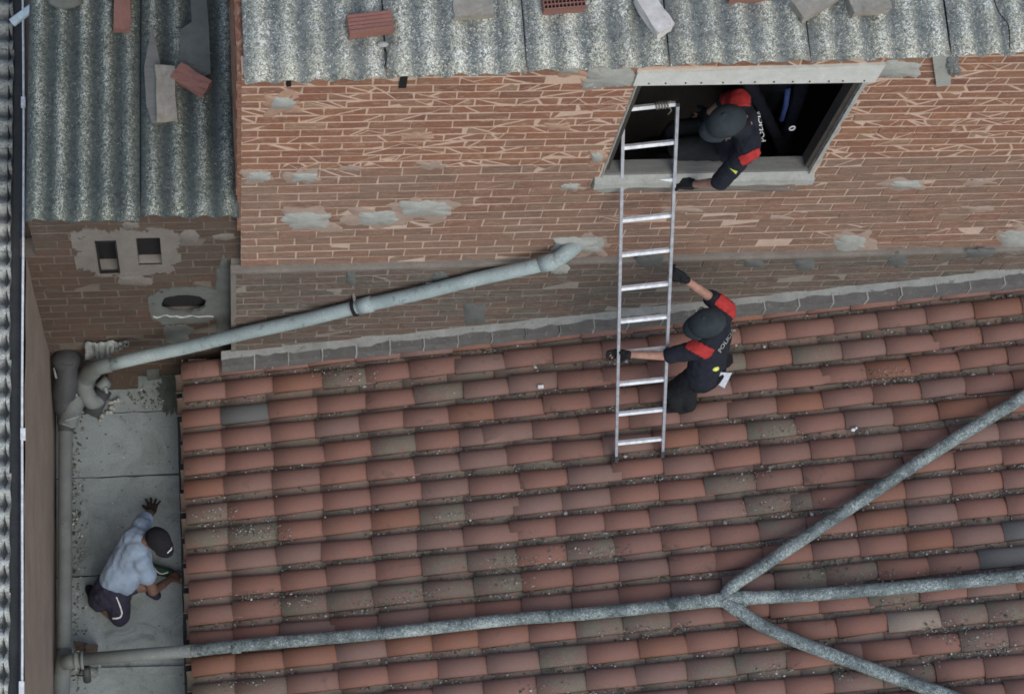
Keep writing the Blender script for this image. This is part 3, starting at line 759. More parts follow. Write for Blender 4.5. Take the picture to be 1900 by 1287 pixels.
# ================================================================== TILED ROOF
tr = empty('tiled_roof', (3.5, -2, 1.2), 'sloping roof of red barrel tiles with mossy channels beside the brick wall', 'roof')
ang = math.atan(RS); SLV = Vector((math.cos(ang), 0, math.sin(ang))); NRM = Vector((-math.sin(ang), 0, math.cos(ang)))
EXP = .42; ROW = .2272; Y0 = -.109
def tile_mesh(name, up=True, w0=.092, w1=.080, h0=.056, h1=.049, L=.47, th=.010, seg=7):
    m = MB(); vs_ = []
    for (x, w__, h) in ((0, w0, h0), (L * .5, (w0 + w1) / 2, (h0 + h1) / 2), (L, w1, h1)):
        for inner in (0, 1):
            for k in range(seg + 1):
                t = math.pi * k / seg; ww = w__ - inner * th; hh = h - inner * th
                yy = math.cos(t) * ww; zz = math.sin(t) * hh
                vs_.append((x, yy, zz if up else -zz))
    W = seg + 1
    fs = []
    for j in range(2):
        b = j * 2 * W; c = b + 2 * W
        for k in range(seg):
            fs += [(b + k, b + k + 1, c + k + 1, c + k), (b + W + k + 1, b + W + k, c + W + k, c + W + k + 1)]
        fs += [(b, c, c + W, b + W), (b + W - 1, b + 2 * W - 1, c + 2 * W - 1, c + W - 1)]
    for b in (0, 4 * W):
        for k in range(seg): fs.append((b + k, b + W + k, b + W + k + 1, b + k + 1))
    m.add(vs_, fs, 0.0)
    me = m.mesh(name)
    me.polygons.foreach_set('use_smooth', [True] * len(me.polygons))
    return me
tm = {}
for k_ in ('tile', 'tile_moss', 'tile_grey', 'tile_pale', 'tile_orange', 'tile_mauve'):
    tm[k_] = []
    for q in range(4):
        me = tile_mesh('roof_tile_' + k_, True, w0=.093 + U(-.003, .003), h0=.056 + U(-.004, .004), w1=.082 + U(-.003, .003)); me.materials.append(M[k_]); tm[k_].append(me)
cm = tile_mesh('channel_tile', False, w0=.090, w1=.10, h0=.036, h1=.042); cm.materials.append(M['channel'])
SPECIAL = {'tile_moss': [(620, 690), (840, 955), (930, 1035), (960, 1040), (790, 1100), (700, 1115), (470, 1105), (560, 1110), (540, 1120), (1060, 1020), (1130, 1020), (1150, 1170), (1240, 1165), (1395, 885), (1420, 935), (1490, 930), (1530, 1065), (1680, 1115), (1740, 1062), (1600, 710), (1650, 700), (1800, 1185), (1860, 1200), (1440, 1240), (450, 1270), (1010, 1270), (400, 950), (430, 985), (480, 985), (1755, 1155), (1865, 1140), (1620, 1065), (950, 1080), (1450, 795), (1700, 1240), (1600, 1250)],
           'tile_grey': [(460, 755), (1890, 970), (1890, 1035)], 'tile_pale': [(1672, 1168)], 'tile_orange': [(530, 700), (530, 1230), (400, 897), (1500, 745), (1470, 735), (1590, 575), (1290, 830), (1800, 745), (1850, 745), (1640, 950), (1750, 1000), (1730, 1215), (1210, 1215), (900, 760), (1320, 905), (760, 950), (390, 1240)],
           'tile_mauve': [(1010, 932), (1320, 955), (850, 990), (1110, 875), (900, 605 + 60), (1600, 795), (1750, 940), (960, 1230), (1640, 770)]}
def nearest_kind(px, py):
    for k_, L_ in SPECIAL.items():
        for q in L_:
            if abs(q[0] - px) < 46 and abs(q[1] - py) < 21: return k_
    r_ = R()
    return 'tile_moss' if r_ < .04 else 'tile_orange' if r_ < .09 else 'tile_mauve' if r_ < .24 else 'tile'
E_ = Vector((XE, 0, roofz(XE)))
def roofpt(sx, y, h): return E_ + SLV * sx + Vector((0, y, 0)) + NRM * h
cov, chn = [], []
for r_ in range(-1, 21):
    yc = Y0 - ROW * r_; sx = U(-.015, .015); j = 0
    if r_ < 0: continue
    off = .02 * noise.noise(Vector((r_ * .7, 0, 0)))
    lens = U(.34, .40)
    while sx < 8.3:
        cov.append((roofpt(sx - .03, yc + off + U(-.006, .006), -.058 + U(-.003, .004)), U(-.02, .02), U(.004, .016), j == 0, roofpt(sx + .2, yc, 0)))
        sx += lens; lens = EXP + U(-.03, .03); j += 1
        if R() < .03: lens = U(.18, .3)
    yc2 = yc - ROW / 2; sx = U(-.10, -.06)
    while sx < 8.3:
        chn.append((roofpt(sx, yc2 + off + U(-.005, .005), -.046 + U(-.004, .004)), U(-.02, .02), U(.006, .014), False, roofpt(sx + .2, yc2, 0)))
        sx += EXP + U(-.03, .03)
def place_tiles(lst, name, meshf, restmat):
    vis = [t for t in lst if inframe(t[4], 40)]; vis.sort(key=lambda t: -min(1, 0) + (t[4] - CAM).length)
    keep = set(id(t) for t in vis[:300]); rest = MB()
    for t in lst:
        loc, yaw, pitch_, first, c = t
        px, py = proj(c); me = meshf(px, py)
        Mx = Matrix.Translation(loc) @ Matrix.Rotation(yaw, 4, 'Z') @ Matrix.Rotation(-ang + pitch_, 4, 'Y') @ Matrix.Rotation(U(-.05, .05), 4, 'X')
        if id(t) in keep:
            o = bpy.data.objects.new(name, me); col.objects.link(o); o.matrix_basis = Mx; setpar(o, tr)
        else:
            rest.add([Mx @ v_.co for v_ in me.vertices], [tuple(p.vertices) for p in me.polygons], R())
    if rest.v: tag(rest.build('outer_tiles', restmat, tr, True), kind='stuff')
place_tiles(cov, 'roof_tile', lambda px, py: random.choice(tm[nearest_kind(px, py)]), M['tile'])
place_tiles(chn, 'channel_tile', lambda px, py: cm, M['channel'])
m = MB()
def deck(h, x0, x1, y0, y1): return [roofpt(a, b, h) for a, b in ((x0, y0), (x1, y0), (x1, y1), (x0, y1))]
m.prism(deck(-.15, .02, 8.6, -5.0, -.02), NRM * -.12); m.build('roof_deck', M['deck'], tr)
m = MB(); m.box((XE + .03, -5.0, -.1), (XE + .2, .05, .44)); 
ew = m.build('eave_wall', M['render'], tr)
# narrow dark fascia under the eave tiles
m = MB(); m.box((XE - .015, -5.0, .44), (XE + .03, -.02, .47)); m.build('eave_board', M['gutter'], tr)
m = MB(); n = 40; vs_ = []
for i in range(n + 1):
    y = -.12 - 4.8 * i / n; k = .006 * noise.noise(Vector((y * 5, 0, 0)))
    vs_ += [(XE - .082 + k, y, .425), (XE - .078 + k, y, .385), (XE - .03, y, .37), (XE - .008, y, .40)]
m.add(vs_, [(i * 4 + j, i * 4 + j + 1, i * 4 + j + 5, i * 4 + j + 4) for i in range(n) for j in range(3)], .5); eg = m.build('eave_gutter', M['gutter'], tr); mo = eg.modifiers.new('t', 'SOLIDIFY'); mo.thickness = .004

# moss and crumbs in the channels (nobody could count them)
def crumbs(n, fpos, smin, smax, mb):
    for _ in range(n):
        p = fpos()
        if p is None: continue
        s_ = U(smin, smax) * (2 if R() < .05 else 1); a = [U(.5, 1.3) * s_ for _ in range(6)]
        t = U(0, 6.28); ct, st = math.cos(t), math.sin(t)
        vs_ = [p + Vector((a[0] * ct, a[0] * st, 0)), p + Vector((-a[1] * ct, -a[1] * st, 0)), p + Vector((-a[2] * st, a[2] * ct, 0)), p + Vector((a[3] * st, -a[3] * ct, 0)), p + Vector((0, 0, a[4] * .7)), p - Vector((0, 0, a[5] * .3))]
        mb.add(vs_, [(0, 2, 4), (2, 1, 4), (1, 3, 4), (3, 0, 4), (2, 0, 5), (1, 2, 5), (3, 1, 5), (0, 3, 5)], R() ** 1.3)
mb = MB()
def f_ch():
    r_ = random.randrange(0, 19); sx = U(0, 8)
    if noise.noise(Vector((sx * 1.3, r_ * 1.7, 3))) < U(-.3, .3) - .12 * (sx > 2.5): return None
    return roofpt(sx, Y0 - ROW * (r_ + .5) + random.gauss(0, .022), -.068 + U(0, .012))
crumbs(14000, f_ch, .004, .012, mb)
for q in SPECIAL['tile_moss'] + [(480, 985), (500, 990), (1750, 1175), (1830, 1200), (625, 690), (660, 700), (1640, 690)]:
    c = onR(*q)
    def f_m(c=c):
        y_ = random.gauss(0, .05); x_ = U(-.2, .2)
        rr = min(1, abs(y_) / .085)
        return Vector((c.x + x_, c.y + y_, roofz(c.x + x_) - .0 - .052 * rr * rr))
    crumbs(65, f_m, .004, .009, mb)
crumbs(500, lambda: (lambda x_, y_: Vector((x_, y_, roofz(x_) - .02)))(U(0, 7.5), U(-4, -.1)), .003, .007, mb)
tag(mb.build('roof_moss', M['debris']), 'moss, lichen crumbs and grit lying in the tile channels', 'moss', kind='stuff')
# grit on the terrace
mb = MB()
crumbs(420, lambda: Vector((XL + .14 + abs(random.gauss(0, .06)), U(-3.9, -.2), .004)), .006, .016, mb)
crumbs(160, lambda: Vector((U(XL + .1, XE - .02), U(-3.9, -.1), .004)), .004, .011, mb)
crumbs(160, lambda: Vector((XE - abs(random.gauss(0, .03)), U(-3.9, -.1), .004)), .005, .012, mb)
crumbs(120, lambda: Vector((U(-.80, -.30), U(-.28, .02), .006)), .006, .018, mb)
tag(mb.build('terrace_grit', M['debris']), 'dark grit and leaf litter scattered on the terrace concrete', 'grit', kind='stuff')

# -- brick kerb along the roof / wall junction --
kb = empty('brick_kerb', (4, -.1, 1.4), 'row of grey bricks bedded along the foot of the wall above the tiles', 'kerb')
x = .10
KY0, KY1 = YB - .002, YB - .122
i = 0
while x < 8.1:
    L_ = .288 + U(-.006, .004)
    m = MB(); z0 = .0
    a = Vector((x, 0, roofz(x) + .0)); b = Vector((x + L_, 0, roofz(x + L_)))
    j_ = lambda: U(-.003, .003)
    vs_ = []
    for zz in (-.05, .098):
        dk = U(-.008, .010)
        for (p, yy) in ((a, KY1 + dk), (b, KY1 + dk * .4), (b, KY0), (a, KY0)):
            vs_.append((p.x + j_(), yy + j_() * 2, p.z + zz + (j_() if zz > 0 else 0)))
    m.add(vs_, [(0, 3, 2, 1), (4, 5, 6, 7), (0, 1, 5, 4), (1, 2, 6, 5), (2, 3, 7, 6), (3, 0, 4, 7)], R())
    m.build('kerb_brick', M['kerb_brick'], kb)
    x += .302; i += 1
m = MB(); n = 150; vs_ = []
for i in range(n + 1):
    x = .10 + 8.0 * i / n; k = noise.noise(Vector((x * 4, 0, 1))); k2 = noise.noise(Vector((x * 13, 0, 4)))
    z = roofz(x)
    vs_ += [(x, YB + .012, z + .16 + .03 * k), (x, YB - .010, z + .145 + .03 * k), (x, YB - .036 - .010 * k2 - .02 * k, z + .106), (x, YB - .052 - .020 * k2 - .032 * k + .008 * noise.noise(Vector((x * 41, 0, 2))), z + .097)]
m.add(vs_, [(i * 4 + j, i * 4 + j + 1, i * 4 + j + 5, i * 4 + j + 4) for i in range(n) for j in range(3)], .5); m.build('mortar_fillet', M['fillet'], kb, True)
x = .10 + .288 + .007
while x < 8.1:     # mortar joints between the kerb bricks
    m = MB(); w__ = U(.008, .014); z = roofz(x)
    m.box((x - w__ / 2, KY1 - .002, z - .03), (x + w__ / 2, KY0, z + .100 + U(0, .005)), jit=.003); m.build('mortar_joint', M['cement'], kb); x += .302
# mortar bed / dark gap between kerb and first tiles
m = MB(); m.prism([roofpt(.3, -.02, -.075), roofpt(8.6, -.02, -.075), roofpt(8.6, -.235, -.085), roofpt(.3, -.235, -.085)], NRM * -.03); m.build('mortar_bed', M['deck'], kb)

# ================================================================== PIPES
def pipe_things():
    # 1 diagonal PVC pipe on the wall
    o = empty('wall_drain_pipe', tuple(onY(675, 570, -.12)), 'pale grey pipe slanting down across the brick wall to the corner', 'pipe')
    A = onY(1010, 489, -.13); B = onY(205, 676, -.14)
    d = (A - B).normalized()
    m = MB(); pts = [B + (A - B) * (i / 24) + Vector((0, .004 * math.sin(i), -.006 * math.sin(math.pi * i / 24))) for i in range(25)]
    m.tube(pts, .060, 20); m.build('pipe_run', M['pipe_clean'], o, True)
    m = MB(); el = smooth_path([A - d * .02, A + d * .09, onY(1050, 470, -.10), onY(1066, 457, -.03), onY(1070, 450, .04)], 6); m.tube(el, .066, 20); m.build('elbow', M['pipe_clean'], o, True)
    m = MB(); m.tube([A - d * .03, A + d * .10], .073, 20); m.build('collar', M['pipe_clean'], o, True)
    C = B + (A - B) * .603; m = MB(); m.tube([C - d * .055, C + d * .07], .070, 20); m.build('collar', M['pipe_clean'], o, True)
    C = B + (A - B) * .580; m = MB(); m.tube([C - d * .014, C + d * .010], .076, 20); m.build('pipe_clamp', M['black'], o, True)
    m = MB(); m.tube([C + Vector((0, .03, .05)), Vector((C.x - .02, 0.0, C.z + .12))], .014, 8); m.build('pipe_hook', M['plaster'], o, True)
    C = onY(800, 520, -.02); m = MB(); m.box((C.x - .05, -.1, C.z - .10), (C.x + .04, YB, C.z + .02), jit=.01); m.build('mortar_bracket', M['cement'], o)
    patch((1020, 440, 1118, 468), -.004, M['cement'], o, .03, 'mortar_collar', seed=77)
    patch((1015, 485, 1060, 508), YB, M['cement'], o, .02, 'mortar_collar', seed=78)
    # 2 pipe along the neighbour's wall
    o = empty('floor_drain_pipe', (-1.33, -2, .1), 'dusty grey pipe lying along the foot of the left wall', 'pipe')
    zc = .22
    pts = []
    for i in range(30):
        py = 790 + i * 14.3; pts.append(onZ(122 - .006 * (py - 790), py, zc))
    m = MB(); m.tube(pts, .062, 18); m.build('pipe_run', M['pipe_terrace'], o, True)
    e0 = onZ(119, 1205, zc); m = MB(); m.tube([e0, onZ(118, 1235, zc), onZ(114, 1262, zc), onZ(113, 1300, zc), onZ(112, 1420, zc)], [.066, .076, .076, .068, .064], 18); m.build('elbow', M['pipe_terrace'], o, True)
    # 3 dark traps in the corner
    o2 = empty('drain_trap', tuple(onZ(125, 700, .2)), 'bulky dark drain elbow in the far corner, taped with white', 'pipe')
    m = MB(); m.tube(smooth_path([onZ(126, 668, .62), onZ(124, 700, .50), onZ(121, 740, .34), onZ(123, 772, .26), onZ(122, 800, zc)], 5), [.105] * 6 + [.115] * 4 + [.10] * 4 + [.085] * 4 + [.07] * 3, 18); m.build('elbow', M['pipe_dark'], o2, True)
    m = MB(); m.ell(onZ(124, 668, .62), .13, .12, .09); m.build('elbow_cap', M['pipe_dark'], o2, True)
    m = MB(); m.tube(smooth_path([onZ(140, 735, .33), onZ(132, 765, .30), onZ(126, 790, .26)], 5), .088, 18); m.build('coupling', M['pipe_terrace'], o2, True)
    for (a, b) in (((100, 683), (104, 700)), ((124, 688), (130, 694)), ((137, 716), (142, 733)), ((122, 780), (145, 772)), ((118, 786), (134, 792))):
        pa = onZ(*a, .62 if a[1] < 700 else .44); pb = onZ(*b, .60 if a[1] < 700 else .42)
        m = MB(); m.cap(pa, .008, pb, .012, 8, 2); m.build('tape_scrap', M['tape'], o2, True)
    o3 = empty('drain_trap', tuple(onZ(180, 720, .2)), 'grey swivelling drain elbow below the end of the slanting pipe', 'pipe')
    Bp = onY(205, 676, -.14)
    m = MB(); m.tube(smooth_path([Bp, onY(180, 683, -.15), onZ(160, 700, .50), onZ(158, 722, .40), onZ(172, 745, .30), onZ(190, 735, .25)], 6), [.068] * 8 + [.080] * 10 + [.075] * 13, 18); m.build('elbow', M['pipe_terrace'], o3, True)
    m = MB(); m.tube([onZ(192, 722, .30), onZ(168, 768, .20)], .082, 18); m.build('trap_body', M['pipe_dark'], o3, True)
    m = MB(); m.tube([onZ(186, 706, .46), onZ(198, 716, .40)], [.062, .058], 16); m.build('collar', M['pipe_terrace'], o3, True)
    m = MB(); m.cap(onZ(196, 720, .45), .02, onZ(198, 727, .43), .016, 8, 3); m.build('tape_scrap', M['tape'], o3, True)
    m = MB()
    for k in range(9):
        t = k / 8; q_ = onZ(216 - 26 * t + U(-5, 5), 742 + 36 * t + U(-5, 5), .02); m.ell(q_, U(.014, .034), U(.014, .03), .022, seg=9, rings=5)
    m.build('mortar_lump', M['cement'], o3, True)
    # crumpled flashing
    m = MB(); N = 30; vs_ = []
    for i in range(N + 1):
        wdt = 1.0 - .75 * max(0, (i - 12) / 18) + .25 * noise.noise(Vector((i * .5, 8, 0)))
        for j in range(5):
            p = onY(158 + 80 * i / N, 636 + 8 * j * wdt - i * .15 + 3 * noise.noise(Vector((i * .35, 2, 0))), .06 - .022 * j)
            vs_.append(p + Vector((0, 0, .05 * noise.noise(Vector((i * .19 + j * .5, j * .8, 0)))+ .012 * noise.noise(Vector((i * .7, j * 1.8, 5))))))
    m.add(vs_, [(i * 5 + j, i * 5 + j + 1, (i + 1) * 5 + j + 1, (i + 1) * 5 + j) for i in range(N) for j in range(4)], .5)
    f_ = m.build('crumpled_flashing', M['tape']); mo = f_.modifiers.new('t', 'SOLIDIFY'); mo.thickness = .006
    tag(f_, 'crumpled silvery flashing tucked above the low end of the slanting pipe', 'flashing')
    # 4 roof pipes
    o = empty('roof_drain_pipe', tuple(onR(1340, 1112)), 'lichen covered grey pipe forking into three across the tiled roof', 'pipe')
    h = .075
    J = onR(1345, 1112, h)
    eave = onR(356, 1207, h)
    tee = onZ(150, 1223, .40)
    pts = [eave + (J - eave) * (i / 30) for i in range(31)]
    for i, p in enumerate(pts): p.z += .006 * math.sin(i * .8); p.y += .006 * math.sin(i * .45)
    m = MB(); m.tube(pts, [.054] * 30 + [.064], 16); m.build('pipe_run', M['pipe_roof'], o, True)
    m = MB(); m.tube([tee, tee + (eave - tee) * .5 + Vector((0, 0, .012)), eave + (J - eave) * .01], .055, 16); m.build('pipe_run', M['pipe_terrace'], o, True)
    for (a, b, r_) in (((700, 1173), (708, 1172), .061), ((1240, 1121), (1300, 1115), .062), ((430, 1200), (446, 1198), .060), ((1020, 1143), (1030, 1142), .059)):
        m = MB(); m.tube([onR(*a, h), onR(*b, h)], r_, 16); m.build('collar', M['pipe_roof'], o, True)
    for nm, tgt in (('branch_pipe', [(1345, 1112), (1362, 1085), (1420, 1046), (1600, 926), (1770, 815), (1960, 700)]), ('branch_pipe', [(1345, 1112), (1390, 1109), (1500, 1103), (1700, 1087), (1960, 1062)]), ('branch_pipe', [(1345, 1112), (1372, 1133), (1430, 1168), (1560, 1220), (1760, 1290), (1900, 1340)])):
        q = [onR(*t, h + .01) for t in tgt]; path = smooth_path(q, 8)
        rr = [.062 if i < 9 else .056 for i in range(len(path))]
        m = MB(); m.tube(path, rr, 16); m.build(nm, M['pipe_roof'], o, True)
    m = MB(); m.ell(onR(1345, 1112, h), .085, .07, .06); m.build('fork_joint', M['pipe_roof'], o, True)
    m = MB(); m.tube([onR(1376, 1111, h + .01), onR(1384, 1110, h + .01)], .068, 16); m.build('collar', M['pipe_roof'], o, True)
    # tee fitting on terrace
    o = empty('pipe_tee', tuple(tee), 'flanged grey tee fitting joining the roof pipe to the floor pipe', 'pipe')
    m = MB(); m.tube([onZ(118, 1228, .34), onZ(150, 1223, .40)], .066, 16); m.build('tee_body', M['pipe_terrace'], o, True)
    for a, r_ in ((138, .082), (150, .080), (182, .072)):
        m = MB(); m.tube([onZ(a, 1224, .40), onZ(a + 5, 1223.6, .40)], r_, 18); m.build('flange', M['pipe_terrace'], o, True)
    m = MB(); m.tube([onZ(152, 1240, .25), onZ(178, 1248, .18)], .045, 14); m.build('stub', M['pipe_terrace'], o, True)
    m = MB(); m.tube([onZ(160, 1238, .3), onZ(162, 1262, .18)], .035, 14); m.build('stub', M['pipe_dark'], o, True)
    for a in ((148, 1195), (168, 1200)):
        m = MB(); p = onZ(*a, .12); m.box((p.x - .05, p.y - .03, .0), (p.x + .05, p.y + .03, .12), jit=.012); t_ = m.build('brick_chunk', M['brick_back'])
        tag(t_, 'broken brown brick chunk beside the tee, nearer the %s' % ('left wall' if a[0] < 160 else 'terrace middle'), 'brick', 'brick chunks beside the pipe tee')
pipe_things()
# brick and rubble in the terrace's far corner
p = onZ(228, 705, .06); m = MB(); m.box((p.x - .14, p.y - .07, .0), (p.x + .14, p.y + .07, .09), jit=.006); tag(m.build('loose_brick', M['brick_back']), 'dark brown brick on the terrace floor under the slanting pipe', 'brick', 'loose bricks')
p = onZ(285, 688, .1); m = MB(); m.box((p.x - .06, p.y - .05, .0), (p.x + .06, p.y + .05, .16), jit=.01); tag(m.build('concrete_block', M['cement_dark']), 'small grey block against the back wall under the slanting pipe', 'block')
m = MB(); m.tube([onZ(338, 668, .5), onZ(340, 800, .5)], .006, 6); tag(m.build('thin_rod', M['cement']), 'thin pale rod lying along the eave at the far end of terrace', 'rod')
m = MB(); n = 110; c0 = onZ(318, 728, 0); rim = []
for k in range(n):
    t = 2 * math.pi * k / n; q = .95 + .45 * noise.noise(Vector((math.cos(t) * 2, math.sin(t) * 2, 4))) + .35 * noise.noise(Vector((math.cos(t) * 9, math.sin(t) * 9, 4))) + U(-.08, .08); rim.append(Vector((c0.x + .13 * q * math.cos(t), c0.y + .24 * q * math.sin(t), .010)))
m.add(rim + [c0 + Vector((0, 0, .02))], [(k, (k + 1) % n, n) for k in range(n)], .5); tag(m.build('dark_patch', M['dark_green_patch'], None, True), 'dark green ragged patch on the concrete under the eave corner', 'moss', kind='stuff')  # flat dark green patch with a ragged rim
# low step line on the terrace next to the roof pipe
m = MB(); a = onZ(180, 1240, 0); b = onZ(345, 1236, 0); c = onZ(345, 1250, 0); d = onZ(180, 1254, 0)
m.prism([Vector((q.x, q.y, .035)) for q in (a, b, c, d)], Vector((0, 0, -.04))); m.build('kerb_strip', M['floor'], terr)

# ================================================================== LOOSE BRICKS ON THE ROOFS
def roof_frame(p, u_, v_, w__, angdeg):
    a = math.radians(angdeg); x_ = (u_ * math.cos(a) + v_ * math.sin(a)).normalized(); y_ = w__.cross(x_)
    Mx = Matrix.Identity(4)
    for i in range(3): Mx[i][0] = x_[i]; Mx[i][1] = y_[i]; Mx[i][2] = w__[i]; Mx[i][3] = p[i]
    return Mx
def loose(px, py, angd, L_, W_, H_, mat, label, plane='main', kind='ribbed', sub=True):
    if plane == 'main': p = onMain(px, py); f = roof_frame(p + w_ * .026, u, v, w_, angd)
    else: p = onLow(px, py); f = roof_frame(p + w2 * .027, u2, v2, w2, angd)
    nm = 'loose_brick'
    m = MB(); 
    if kind == 'ribbed':
        m.box((-L_ / 2, -W_ / 2, 0), (L_ / 2, W_ / 2, H_ - .006), M=f, jit=.003)
        o = m.build(nm, mat)
        k = 5
        for i in range(k):
            y0 = -W_ / 2 + W_ * (i + .12) / k; y1 = -W_ / 2 + W_ * (i + .88) / k
            r_ = MB(); r_.box((-L_ / 2 + .003, y0, H_ - .008), (L_ / 2 - .003, y1, H_), M=f, jit=.001); r_.build('rib', mat, o)
    elif kind == 'perforated':
        nx, ny = 11, 4; t = .006
        m.box((-L_ / 2, -W_ / 2, 0), (L_ / 2, W_ / 2, H_ * .55), M=f)
        o = m.build(nm, mat)
        g_ = MB()
        for i in range(nx + 1):
            x = -L_ / 2 + (L_ - t) * i / nx; g_.box((x, -W_ / 2, H_ * .55), (x + t, W_ / 2, H_), M=f, tone=.3)
        for j in range(ny + 1):
            y = -W_ / 2 + (W_ - t) * j / ny; g_.box((-L_ / 2 + .0007, y, H_ * .55), (L_ / 2 - .0007, y + t, H_ + .001), M=f, tone=.3)
        g_.build('perforated_face', mat, o)
        b_ = MB(); b_.box((-L_ / 2 + t, -W_ / 2 + t, H_ * .55), (L_ / 2 - t, W_ / 2 - t, H_ * .62), M=f); b_.build('hole_bottom', M['wood_dark'], o)
    else:
        for v_ in (0,):
            bm = bmesh.new(); bmesh.ops.create_cube(bm, size=1); bmesh.ops.subdivide_edges(bm, edges=bm.edges, cuts=3, use_grid_fill=True)
            sdv = R() * 50
            vs_ = []
            for q in bm.verts:
                c_ = Vector((q.co.x * L_, q.co.y * W_, (q.co.z + .5) * H_)); n_ = noise.noise_vector(c_ * 14 + Vector((sdv, 0, 0))) * .014
                vs_.append(f @ (c_ + n_))
            m.add(vs_, [[q.index for q in fc.verts] for fc in bm.faces] if not bm.verts.index_update() else [], R()); bm.free()
        o = m.build(nm, mat)
    return tag(o, label, 'brick', 'bricks weighing down the roof sheets')
loose(686, 54, 5, .30, .14, .09, M['redbrick'], 'pinkish ribbed brick lying on the pale roof above its cracked edge')
loose(876, 24, 2, .27, .13, .09, M['greybrick'], 'mortar crusted grey brick between the ribbed and the perforated brick', kind='lump')
loose(1042, 12, 3, .29, .135, .10, M['redbrick'], 'brown perforated brick with a grid of holes facing up', kind='perforated')
loose(1209, 35, -62, .30, .13, .10, M['whitebrick'], 'limewashed brick with a red end turned askew on the roof', kind='lump')
loose(1385, -8, 2, .29, .13, .09, M['redbrick'], 'brown brick just cut off by the top edge of the picture')
loose(1508, 10, 28, .33, .16, .09, M['greybrick'], 'tilted grey slab of brick, left of the pair at the upper right', kind='lump')
loose(1606, 15, 8, .28, .14, .09, M['greybrick'], 'square set grey block, right of the pair at the upper right', kind='lump')
loose(228, 25, 88, .36, .125, .08, M['redbrick'], 'dull red brick lying lengthwise near the top of the lower roof', 'low', 'plain')
loose(356, 156, -32, .28, .14, .08, M['redbrick'], 'dusty red brick turned diagonally on the lower roof', 'low', 'plain')
loose(309, 180, -88, .44, .15, .07, M['greybrick'], 'long grey block standing along the lower roof below the wedge slat', 'low', 'lump')
p = onMain(710, 86); m = MB(); m.ell(p + w_ * .03, .04, .022, .02, seg=8, rings=5); tag(m.build('stone', M['cement']), 'small pale stone under the pinkish ribbed brick', 'stone')
# pointed slat, flat boards, lump on the lower roof
def lowpoly(pix, h0, h1, name, mat, label, cat):
    m = MB(); pts = [onLow(*q) + w2 * h0 for q in pix]; m.prism(pts, w2 * (h1 - h0)); return tag(m.build(name, mat), label, cat)
lowpoly([(282, 55), (290, 85), (298, 125), (302, 232), (282, 232), (272, 200), (268, 130)], .03, .055, 'wedge_slat', M['wood_grey'], 'grey pointed slat lying on the lower roof beside the long block', 'board')
lowpoly([(352, -20), (382, -20), (388, 60), (391, 140), (372, 150), (334, 122), (334, 60), (356, 45)], .028, .042, 'roof_patch', M['cement_dark'], 'flat grey scrap of sheet behind the diagonal red brick', 'sheet')
p = onLow(122, 2); m = MB(); m.ell(p + w2 * .04, .14, .09, .05, seg=12, rings=8); tag(m.build('mortar_lump', M['cement_dark']), 'dark rounded mortar lump at the top of the lower roof', 'lump')
# cracks in the sheets shown as thin split lids
for pts_px in ([(1838, -10), (1850, 25), (1868, 50), (1871, 92)], [(714, 92), (718, 108), (713, 128)]):
    m = MB(); q = [onMain(*t) + w_ * .028 for t in pts_px]; m.tube(smooth_path(q, 4), .004, 5); tag(m.build('sheet_crack', M['black'], main))
m = MB(); p = onR(1003, 718); m.box((p.x - .025, p.y - .014, p.z), (p.x + .025, p.y + .014, p.z + .015)); tag(m.build('white_scrap', M['white']), 'tiny white scrap on the tiles left of the ladder', 'scrap')
m = MB(); p = onR(1583, 797, .0); m.ell(p, .022, .016, .016, seg=8, rings=5); m.ell(p + Vector((.03, .015, 0)), .012, .012, .012, seg=8, rings=5); tag(m.build('roof_pebble', M['white']), 'small dark and white pebble on the tiles right of the officer', 'pebble')

# ================================================================== LADDER
lad = empty('ladder', tuple(onR(1186, 846)), 'aluminium ladder standing on the tiles and leaning into the window', 'ladder')
BL, BR = onR(1143, 850, .0), onR(1229, 841, .0)
TR = onY(1257, 190, .30); 
sdv = TR - BR
TL = BL + sdv; # parallel rails
# rails
nfr = (BR - BL).normalized(); ld = sdv.normalized(); fn = nfr.cross(ld).normalized()
def obox(mb, p, q, ax, ay, wx, wy, tone=None):
    vs_ = [c + ax * sx * wx / 2 + ay * sy * wy / 2 for c in (p, q) for sx, sy in ((-1, -1), (1, -1), (1, 1), (-1, 1))]
    mb.add(vs_, [(0, 3, 2, 1), (4, 5, 6, 7), (0, 1, 5, 4), (1, 2, 6, 5), (2, 3, 7, 6), (3, 0, 4, 7)], tone)
for p, q in ((BL, TL), (BR, TR)):
    m = MB(); obox(m, p - ld * .0, q, nfr, fn, .024, .062); r_o = m.build('rail', M['alu'], lad)
    m = MB(); obox(m, p - ld * .02, p + ld * .05, nfr, fn, .030, .070); m.build('rail_foot', M['pipe_dark'], r_o)
    m = MB(); obox(m, q - ld * .02, q + ld * .012, nfr, fn, .028, .066); m.build('rail_cap', M['pipe_dark'], r_o)
LRY = [822, 770, 712.7, 655, 596, 536, 474, 408.7, 343.6, 274, 203]
rung_pos = []
LL = sdv.length
def s_of(py):      # distance along the left rail whose projection has this y
    lo_, hi_ = 0.0, LL * 1.05
    for _ in range(40):
        mi = (lo_ + hi_) / 2
        if proj(BL + ld * mi)[1] > py: lo_ = mi
        else: hi_ = mi
    return lo_
ss = [s_of(y) for y in LRY]
st = (ss[-1] - ss[0]) / (len(ss) - 1)
print('LADDER len', LL, 'steps', [round(ss[i + 1] - ss[i], 3) for i in range(10)])
for i in range(11):
    s_ = ss[0] + st * i; p = BL + ld * s_ + nfr * .01; q = BR + ld * s_ - nfr * .01
    rung_pos.append((p, q))
    m = MB(); obox(m, p, q, ld, fn, .030, .030); m.build('rung', M['alu_rung'], lad)
p, q = rung_pos[-1]
